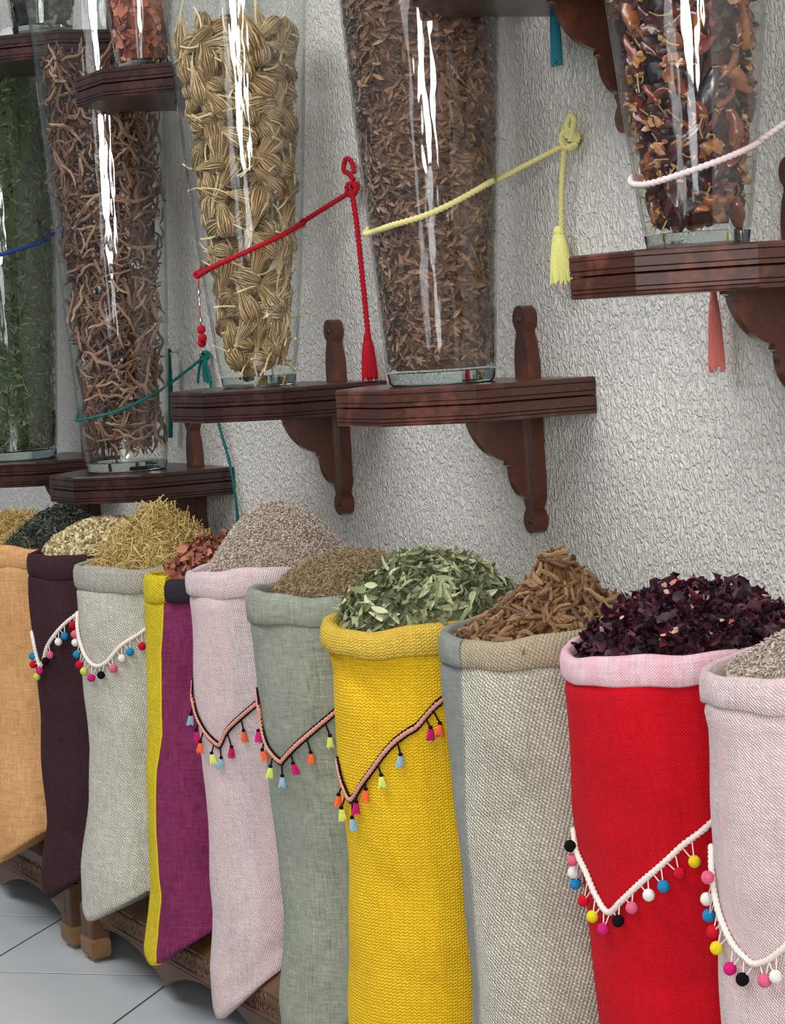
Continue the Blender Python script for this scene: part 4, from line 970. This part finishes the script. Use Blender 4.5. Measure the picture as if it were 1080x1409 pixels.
# pale yellow cord round the middle vase
hy = [(-115.7, .282), (-64, .291), (-36.4, .302), (-11.5, .321), (12.8, .344), (31.8, .359), (56, .367)]
H = Vector((.215, -.02, 1.771)); r = root_at('tied_cord', H, 'pale yellow cord round the middle vase, knotted on the wall with a lemon tassel', 'cord')
pts = wrap('S5', [hy[0], (0, .36)], -115.7, -250, 10)[::-1]
pts = pts[3:] + on_vase('S5', hy) + [H + Vector((-.004, 0, .0))]
m = MB(); rope(m, pts, .0052); putw(m, 'cord', CM['yellow'], r)
m = MB(); knot(m, H + Vector((0, -.004, .005)), .0052, .016, 2)
rope(m, [H + Vector((.0, -.008, .006)), H + Vector((.002, -.01, .03)), H + Vector((.010, -.006, .046)), H + Vector((.018, -.004, .038)), H + Vector((.014, -.006, .02)), H + Vector((.008, -.008, .0))], .0052); putw(m, 'knot', CM['yellow'], r)
m = MB(); rope(m, [H + Vector((-.004, -.012, 0)), (.190, -.026, 1.735), (.178, -.026, 1.68), (.170, -.025, 1.622)], .0050); putw(m, 'hanging_cord', CM['yellow'], r)
fix(hook(None, H), r)
fix(tassel_parts(None, (.168, -.03, 1.622), .098, .0195, CM['lemon'], 'lemon yellow tassel', 40), r)

# red cord round the vase of flower heads
hr = [(-111.8, .248), (-64, .263), (-26.8, .287), (6.7, .313), (48.8, .342), (62, .3495)]
H = Vector((-.688, -.02, 1.756)); r = root_at('tied_cord', H, 'red cord round the vase of flower heads, with red tassel and bead charm', 'cord')
pts = wrap('S4', [hr[0], (0, .34)], -111.8, -255, 10)[::-1][3:] + on_vase('S4', hr) + [H]
m = MB(); rope(m, pts, .0052); putw(m, 'cord', CM['red'], r)
m = MB(); knot(m, H + Vector((0, -.004, 0)), .0052, .013, 4)
rope(m, [(-.69, -.02, 1.775), (-.705, -.024, 1.79), (-.728, -.024, 1.80), (-.724, -.02, 1.822), (-.70, -.018, 1.815), (-.69, -.018, 1.79)], .0050); putw(m, 'knot', CM['red'], r)
m = MB(); rope(m, [H + Vector((.004, -.01, 0)), (-.672, -.028, 1.68), (-.655, -.03, 1.55), (-.643, -.032, 1.46), (-.642, -.032, 1.445)], .0056); putw(m, 'hanging_cord', CM['red'], r)
fix(hook(None, H), r)
fix(tassel_parts(None, (-.642, -.034, 1.450), .094, .0165, CM['red'], None, 36, 3), r)
m = MB(); p0 = on_vase('S4', hr[:1], .012)[0]; m.tube([p0, p0 + Vector((-.003, 0, -.045)), p0 + Vector((-.004, 0, -.085)), p0 + Vector((-.003, 0, -.135))], .0014, 5); putw(m, 'charm_thread', CM['red'], r)
m = MB()
for dz, rr in ((-.036, .0050), (-.052, .0032), (-.062, .0036), (-.096, .0048)): m.lathe([(.001, -.006), (rr, -.005), (rr*.8, 0), (rr, .005), (.001, .006)], 10, p0 + Vector((-.004, 0, dz)))
ck = putw(m, 'charm_fitting', M['metal'], r)
for d in ((-.003, 0, -.118), (.006, -.002, -.136), (-.010, .002, -.147)):
    m = MB(); m.ball((0, 0, 0), .0098, 14); bo = m.build('bead', CM['red'], r, at=p0 + Vector(d) - r.location)
m = MB(); knot(m, p0, .003, .006, 8); putw(m, 'charm_knot', CM['red'], r)

# teal cord round the vase of roots
ht = [(-95.3, .133), (-47.2, .143), (-18.6, .157), (15.5, .183), (69.1, .208)]
H = Vector((-1.596, -.02, 1.417)); r = root_at('tied_cord', H, 'teal cord round the vase of twisted roots, its long loose end hanging down', 'cord')
pts = wrap('S3', [ht[0], (0, .21)], -95.3, -250, 10)[::-1][3:] + on_vase('S3', ht) + [H]
m = MB(); m.tube(dense_path(pts, .005), .0036, 8, True, 330, 2); putw(m, 'cord', CM['teal'], r)
m = MB(); knot(m, H, .0034, .011, 6)
for a, bq in (((-1.625, -.024, 1.395), (-1.648, -.024, 1.352)), ((-1.59, -.026, 1.39), (-1.578, -.026, 1.352)), ((-1.58, -.024, 1.395), (-1.556, -.024, 1.352)), ((-1.60, -.026, 1.39), (-1.597, -.026, 1.354))):
    m.tube(dense_path([H, a, bq], .004), .0034, 7, True, 330, 2)
putw(m, 'knot', CM['teal'], r)
m = MB(); m.tube(dense_path([H + Vector((.006, -.004, 0)), (-1.568, -.02, 1.33), (-1.541, -.018, 1.247), (-1.487, -.018, 1.151), (-1.470, -.016, 1.063), (-1.474, -.014, 1.001), (-1.480, -.014, .98)], .005), .0036, 8, True, 330, 2); putw(m, 'loose_end', CM['teal'], r)
fix(hook(None, H), r)
H = Vector((-1.829, -.02, 1.43)); r = root_at('hanging_tassel', H, 'flat dark teal tassel hanging between the vases of roots and flower heads', 'tassel')
m = MB(); m.tube(dense_path([H, H + Vector((.004, -.006, .008)), H + Vector((-.004, -.006, -.012))], .003), .003, 6)
for i in range(7): m.tube(dense_path([H + Vector((-.012+.004*i, -.008, -.004)), H + Vector((-.022+.004*i, -.006, -.11)), H + Vector((-.050+.004*i, -.004, -.218))], .01), .0030, 6)
putw(m, 'tassel', CM['teal'], r); fix(hook(None, H), r)

# blue cord round the vase of green leaves
hb = [(-95, .50), (-50, .545), (-13.1, .567), (24.3, .591), (60, .618)]
H = Vector((-2.365, -.02, 1.804)); r = root_at('tied_cord', H, 'blue cord round the vase of green leaves at the left edge', 'cord')
pts = wrap('S2', [hb[0], (0, .62)], -95, -240, 10)[::-1][3:] + on_vase('S2', hb) + [H]
m = MB(); m.tube(dense_path(pts, .005), .0050, 8, True, 330, 2); putw(m, 'cord', CM['blue'], r); fix(hook(None, H), r)

# pinkish white cord round the vase of peppers
hw = [(-122, .109), (-105.2, .101), (-74.3, .0995), (-30.1, .115), (5.1, .133), (39.9, .150), (52, .156)]
H = Vector((1.065, -.02, 1.80)); r = root_at('tied_cord', H, 'pinkish white cord round the vase of dried peppers at the right edge', 'cord')
pts = wrap('S6', [hw[0], (0, .15)], -122, -250, 10)[::-1][3:] + on_vase('S6', hw) + [H]
m = MB(); rope(m, pts, .0046); putw(m, 'cord', CM['pink'], r); fix(hook(None, H), r)

# tassels hanging below the shelves
H = Vector((.656, -.02, 1.56)); r = root_at('hanging_tassel', H, 'salmon pink tassel hanging below the right edge shelf', 'tassel')
m = MB(); m.tube([H, (.652, -.024, 1.52), (.650, -.026, 1.486)], .002, 6); putw(m, 'cord', CM['salmon'], r); fix(hook(None, H), r)
fix(tassel_parts(None, (.649, -.028, 1.486), .122, .0125, CM['salmon'], None, 30, 5), r)
H = Vector((.196, -.02, 2.08)); r = root_at('hanging_tassel', H, 'teal blue tassel hanging below the shelf at the top edge', 'tassel')
m = MB(); m.tube([H, (.194, -.024, 2.05), (.192, -.026, 2.03)], .002, 6); putw(m, 'cord', CM['aqua'], r); fix(hook(None, H), r)
fix(tassel_parts(None, (.192, -.028, 2.035), .124, .010, CM['aqua'], None, 26, 6), r)
